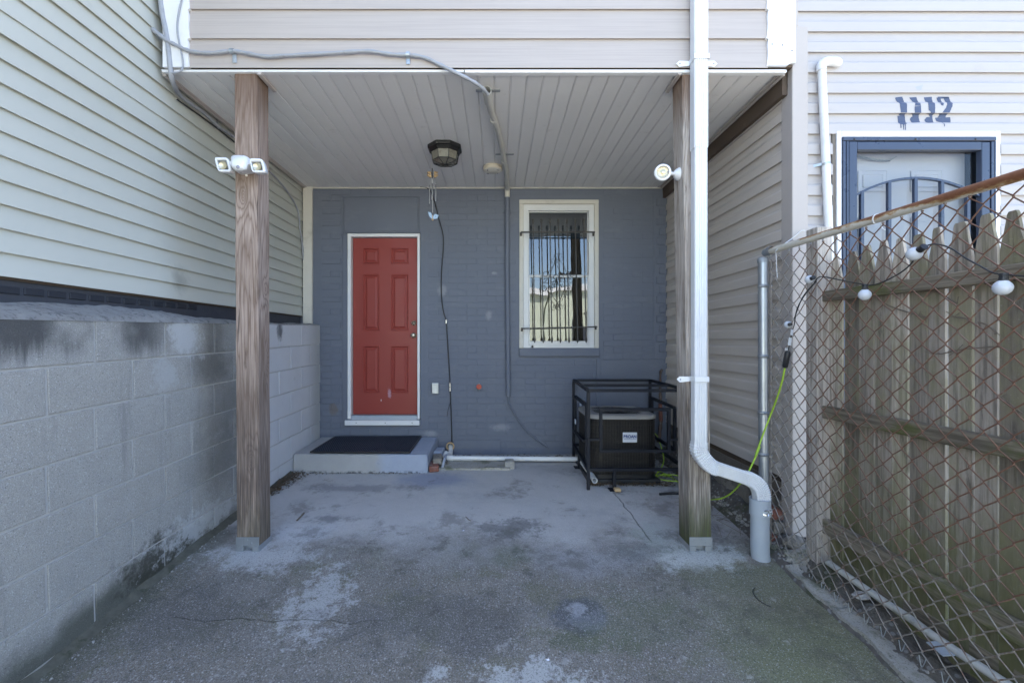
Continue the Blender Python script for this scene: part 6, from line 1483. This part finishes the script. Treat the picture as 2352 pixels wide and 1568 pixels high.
# ================================================================ string lights on the fence
z7c = z7b; XS = 1.803
sl = thing('string_lights', 'black string light cord with five frosted bulbs draped along the chain-link fence', 'string lights', (XS, 2.4, 1.6))
pc = [PX(*z7c(x, y), XS) for x, y in ((757, 820), (768, 775), (785, 690), (800, 640), (812, 560), (835, 500), (880, 430), (930, 370), (960, 326), (1000, 320), (1110, 342), (1260, 370), (1330, 375), (1420, 345), (1520, 290), (1585, 235), (1640, 160), (1700, 108), (1775, 102), (1860, 130), (1960, 195), (2060, 250), (2140, 292), (2220, 305), (2300, 312), (2400, 318), (2700, 330))]
m = MB(); m.tube(crom(pc, 5), .0030, 7); part(m, 'cord', 'black', sl)
m = MB(); m.tube(crom([PX(*z7c(x, y), XS + .006) for x, y in ((800, 600), (850, 470), (905, 395), (950, 350))], 5), .003, 6); part(m, 'cord', 'black', sl)
def bulb(c, ax, r_):
    ax = Vector(ax).normalized(); c = Vector(c)
    m = MB(); prof = [(0, -.96), (.30, -.93), (.60, -.78), (.85, -.50), (.98, -.12), (.97, .20), (.84, .52), (.62, .78), (.42, .95), (.38, 1.1)]
    m.lathe([(a * r_, b * r_) for a, b in prof], c, ax, 24); bo = part(m, 'bulb', 'bulb', sl)
    m = MB(); m.lathe([(r_ * .42, r_ * .95), (r_ * .50, r_ * 1.0), (r_ * .42, r_ * 1.6), (r_ * .50, r_ * 1.65), (r_ * .46, r_ * 1.9), (0, r_ * 1.95)], c, ax, 12, False); part(m, 'socket', 'black', sl)
bulb(PX(*z7c(1610, 165), XS - .02), (-.1, -.75, .30), .029)
bulb(PX(*z7c(903, 338), XS - .02), (-.2, -.95, .12), .024)
bulb(PX(*z7c(1275, 442), XS - .02), (-.05, -.10, 1), .027)
bulb(PX(*z7c(2206, 394), XS - .02), (-.05, -.12, 1), .027)
bulb(PX(*z7c(757, 643), XS - .02), (-.25, -.96, .02), .022)
for (x, y, w_, h_) in ((770, 757, .026, .048), (783, 695, .018, .034), (748, 808, .026, .016)):
    c = PX(*z7c(x, y), XS - .012); m = MB(); m.bbox(-w_ / 2, w_ / 2, -.001, .001, -h_ / 2, h_ / 2, .0005, Matrix.Translation(c) @ Matrix.Rotation(R(8), 4, 'Y') @ Matrix.Rotation(R(20), 4, 'Z')); part(m, 'paper_tag', 'sticker', sl)

# ================================================================ pipe, stones, litter along the fence foot
gp = [Vector((1.925 + .006 * math.sin(i), PX(*zm(1650, 1100, 2.767)(x, y), 1.925).y, PX(*zm(1650, 1100, 2.767)(x, y), 1.925).z)) for i, (x, y) in enumerate(((1025, 750), (1240, 905), (1440, 1042), (1580, 1130), (1750, 1250), (1960, 1388), (2080, 1470), (2200, 1555)))]
gp.append(gp[-1] + (gp[-1] - gp[-2]) * 3)
m = MB(); m.tube(crom(gp, 4), .0175, 14); solo(m, 'ground_pipe', 'dirty_pvc', 'long thin white pipe lying on rubble at the foot of the picket fence', 'pipe', (1.93, 1.9, .1))
def rock(c, r_, mat, name, label, cat, sc=(1, 1, 1), seed=0, kind=None):
    bm = bmesh.new(); bmesh.ops.create_icosphere(bm, subdivisions=4, radius=1)
    for v in bm.verts:
        n = v.co.normalized(); k = 1 + .28 * nz(n.x * 1.6 + seed, n.y * 1.6, n.z * 1.6) + .12 * nz(n.x * 5 + seed, n.y * 5, n.z * 5) + .05 * nz(n.x * 14, n.y * 14 + seed, n.z * 14)
        v.co = Vector((n.x * sc[0], n.y * sc[1], n.z * sc[2])) * k * r_ + Vector(c)
    bm.verts.index_update(); m = MB(); m.add([v.co.copy() for v in bm.verts], [[v.index for v in f.verts] for f in bm.faces]); bm.free()
    return solo(m, name, mat, label, cat, tuple(c))
c3 = zm(1650, 1100, 2.767)
rock(PX(*c3(850, 722), 1.90), .072, 'curb', 'stone', 'lumpy mossy stone lying at the foot of the fence beside the grey standpipe', 'stone', (1.3, 1.0, .62), 3)
rock(PX(*c3(1250, 975), 1.90), .028, 'pebble', 'stone', 'pale pebble in the rubble against the thin white ground pipe', 'stone', (1.4, 1, .6), 8)
rock(PX(*c3(800, 620), 1.93), .055, 'parge', 'stone', 'brown-grey stone behind the chain-link fence below the corner post', 'stone', (1.1, 1.2, .8), 12)
m = MB(); p0 = PX(*c3(700, 750), 1.80); m.prism([p0 + Vector(q) for q in ((-.04, -.03, .0), (.03, -.05, .01), (.05, .02, .03), (-.02, .04, .02))], (0, 0, .004)); solo(m, 'slate_shard', 'found', 'dark green-grey slate shard stuck by the base of the standpipe', 'slate', tuple(p0))
m = MB(); p0 = PX(*c3(1770, 1340), 1.875); m.prism([p0 + Vector(q) for q in ((-.02, -.04, .0), (.02, -.05, .01), (.025, .03, .012), (-.015, .035, .004))], (0, 0, .004)); solo(m, 'slate_shard', 'grey_pvc', 'flat blue-grey shard lying in the rubble near the bottom of the chain-link fence', 'slate', tuple(p0))
def scatter(name, mat, fn, n, smin, smax, thin, seed, up=0.):
    random.seed(seed); m = MB()
    for _ in range(n):
        x, y, z = fn(); s = random.uniform(smin, smax)
        M_ = Matrix.Translation((x, y, z + s * thin + up * random.random())) @ Matrix.Rotation(random.uniform(0, 6.3), 4, 'Z') @ Matrix.Rotation(random.uniform(-.5, .5), 4, 'X') @ Matrix.Rotation(random.uniform(-.5, .5), 4, 'Y')
        a = random.uniform(.4, .9)
        q = [M_ @ Vector(v) for v in ((-s, 0, 0), (0, -s * a, s * thin * .5), (s, 0, 0), (0, s * a, s * thin * .5), (0, 0, s * thin * 1.6), (0, 0, -s * thin))]
        m.add(q, [(0, 1, 4), (1, 2, 4), (2, 3, 4), (3, 0, 4), (1, 0, 5), (2, 1, 5), (3, 2, 5), (0, 3, 5)])
    return solo(m, name, mat, kind='stuff')
U = random.uniform; Ga = random.gauss
def strip_pt():
    y = U(1.0, 2.85); x = U(1.86, 1.98); return x, y, sz(x, y) - .005
scatter('gravel', 'pebble', strip_pt, 650, .004, .013, .6, 31)
scatter('rubble_crumbs', 'curb', lambda: (lambda x, y: (x, y, sz(x, y) - .01))(U(1.80, 1.96), U(2.6, 3.6)), 420, .005, .022, .6, 32)
def leafc():
    s = random.random(); y = 3.62 + .58 * s; return XB + .02 + abs(Ga(0, .035 + .06 * s)), y + Ga(0, .03), gz(y) + .002
scatter('leaf_litter', 'leaf', leafc, 520, .006, .017, .18, 33, .03)
def leafp():
    return U(-.6, .85), 4.68 + Ga(0, .05), gz(4.6) + .02
scatter('leaf_litter', 'leaf', leafp, 520, .005, .014, .2, 34, .012)
def leafa():
    a = random.random(); return (U(.83, 1.62), 3.90 + abs(Ga(0, .05)) - .03, gz(3.9) + .002) if a < .6 else (U(1.5, 1.8), U(3.9, 4.7), gz(4.2) + .003)
scatter('leaf_litter', 'leaf', leafa, 700, .005, .014, .25, 35, .02)
scatter('pale_chips', 'pebble', lambda: (U(.9, 1.6), 3.86 + Ga(0, .04), gz(3.9) + .004), 26, .006, .018, .15, 36)
scatter('wall_foot_crumbs', 'pebble', lambda: (lambda y: (XB + .05 + abs(Ga(0, .03)), y, gz(y) + .004))(U(1.6, 3.4)), 60, .003, .009, .5, 37)
scatter('step_foot_crumbs', 'leaf', lambda: (U(-1.95, -.7), YS0 - .012 + Ga(0, .008), gz(4.2) + .002), 120, .003, .008, .3, 38)
scatter('patio_grit', 'pebble', lambda: (lambda x, y: (x, y, gz(y) + .004))(U(-1.8, 1.7), U(1.5, 3.2)), 150, .0015, .0045, .5, 39)
def twig(pts, r_, label, mat='twig'):
    m = MB(); m.tube(crom(pts, 4), r_, 6); solo(m, 'twig', mat, label, 'twig', tuple(pts[0]))
def GP(px, py, dz=.006):
    x, y = G(px, py); return Vector((x, y, gz(y) + dz))
twig([GP(682, 1196), GP(690, 1188), GP(698, 1179)], .006, 'short straight dark stick lying on the concrete right of the left post')
b0 = (1650, 1100, 2.767)
twig([GP(*c3(535, 928)), GP(*c3(520, 955)), GP(*c3(545, 1000)), GP(*c3(590, 1035)), GP(*c3(645, 1060))], .0022, 'thin curved dark twig on the mossy concrete near the right slab edge', 'black')
twig([GP(1070, 1188), GP(1076, 1194), GP(1081, 1197)], .004, 'tiny dark stick on the pale concrete in front of the step')
for (px, py, lab) in ((1065, 1218, 'small crumpled foil scrap lying mid-patio on pale concrete'), (1258, 1533 - 20, 'tiny bluish scrap on the darker concrete below the patch of grey cement')):
    q = GP(px, py, .004); m = MB()
    bm = bmesh.new(); bmesh.ops.create_icosphere(bm, subdivisions=2, radius=.012)
    for v in bm.verts: v.co *= 1 + .6 * nz(v.co.x * 150, v.co.y * 150, v.co.z * 150); v.co.z *= .4
    bm.verts.index_update(); m.add([v.co + q for v in bm.verts], [[v.index for v in f.verts] for f in bm.faces]); bm.free(); solo(m, 'scrap', 'foil', lab, 'litter', tuple(q))
random.seed(8)
m = MB()
for k in range(26):
    y = U(2.95, 3.45); x = U(1.45, 1.85); z = gz(y) + .01; a = U(0, 3.1); L = U(.06, .2); d = Vector((math.cos(a), math.sin(a), U(-.05, .25))) * L
    p = Vector((x, y, z)); m.tube(crom([p, p + d * .5 + Vector((U(-.01, .01), U(-.01, .01), U(0, .02))), p + d], 3), .0016, 4)
solo(m, 'dry_stems', 'twig', kind='stuff')
# dead vine creeping over the pickets
m = MB()
for pl in (((1365, 470), (1430, 510), (1520, 545), (1640, 580), (1700, 600)), ((1540, 425), (1650, 415), (1740, 420), (1800, 440), (1900, 500)), ((1720, 835), (1790, 840), (1900, 815), (2040, 800), (2180, 795), (2300, 840)), ((2040, 625), (2100, 645), (2170, 700)), ((1880, 590), (1960, 600), (2000, 610)), ((2200, 1130), (2260, 1180), (2340, 1240))):
    m.tube(crom([PX(*z7b(x, y), 1.972) for x, y in pl], 5), .0028, 5)
    for k in range(5):
        q = PX(*z7b(*pl[random.randrange(len(pl))]), 1.97); m.tube([q, q + Vector((-.005, U(-.03, .03), U(-.03, .03)))], .0016, 4)
solo(m, 'dead_vine', 'twig', 'thin dry vine stems clinging to the mossy pickets', 'vine', (1.97, 2, 1.2))
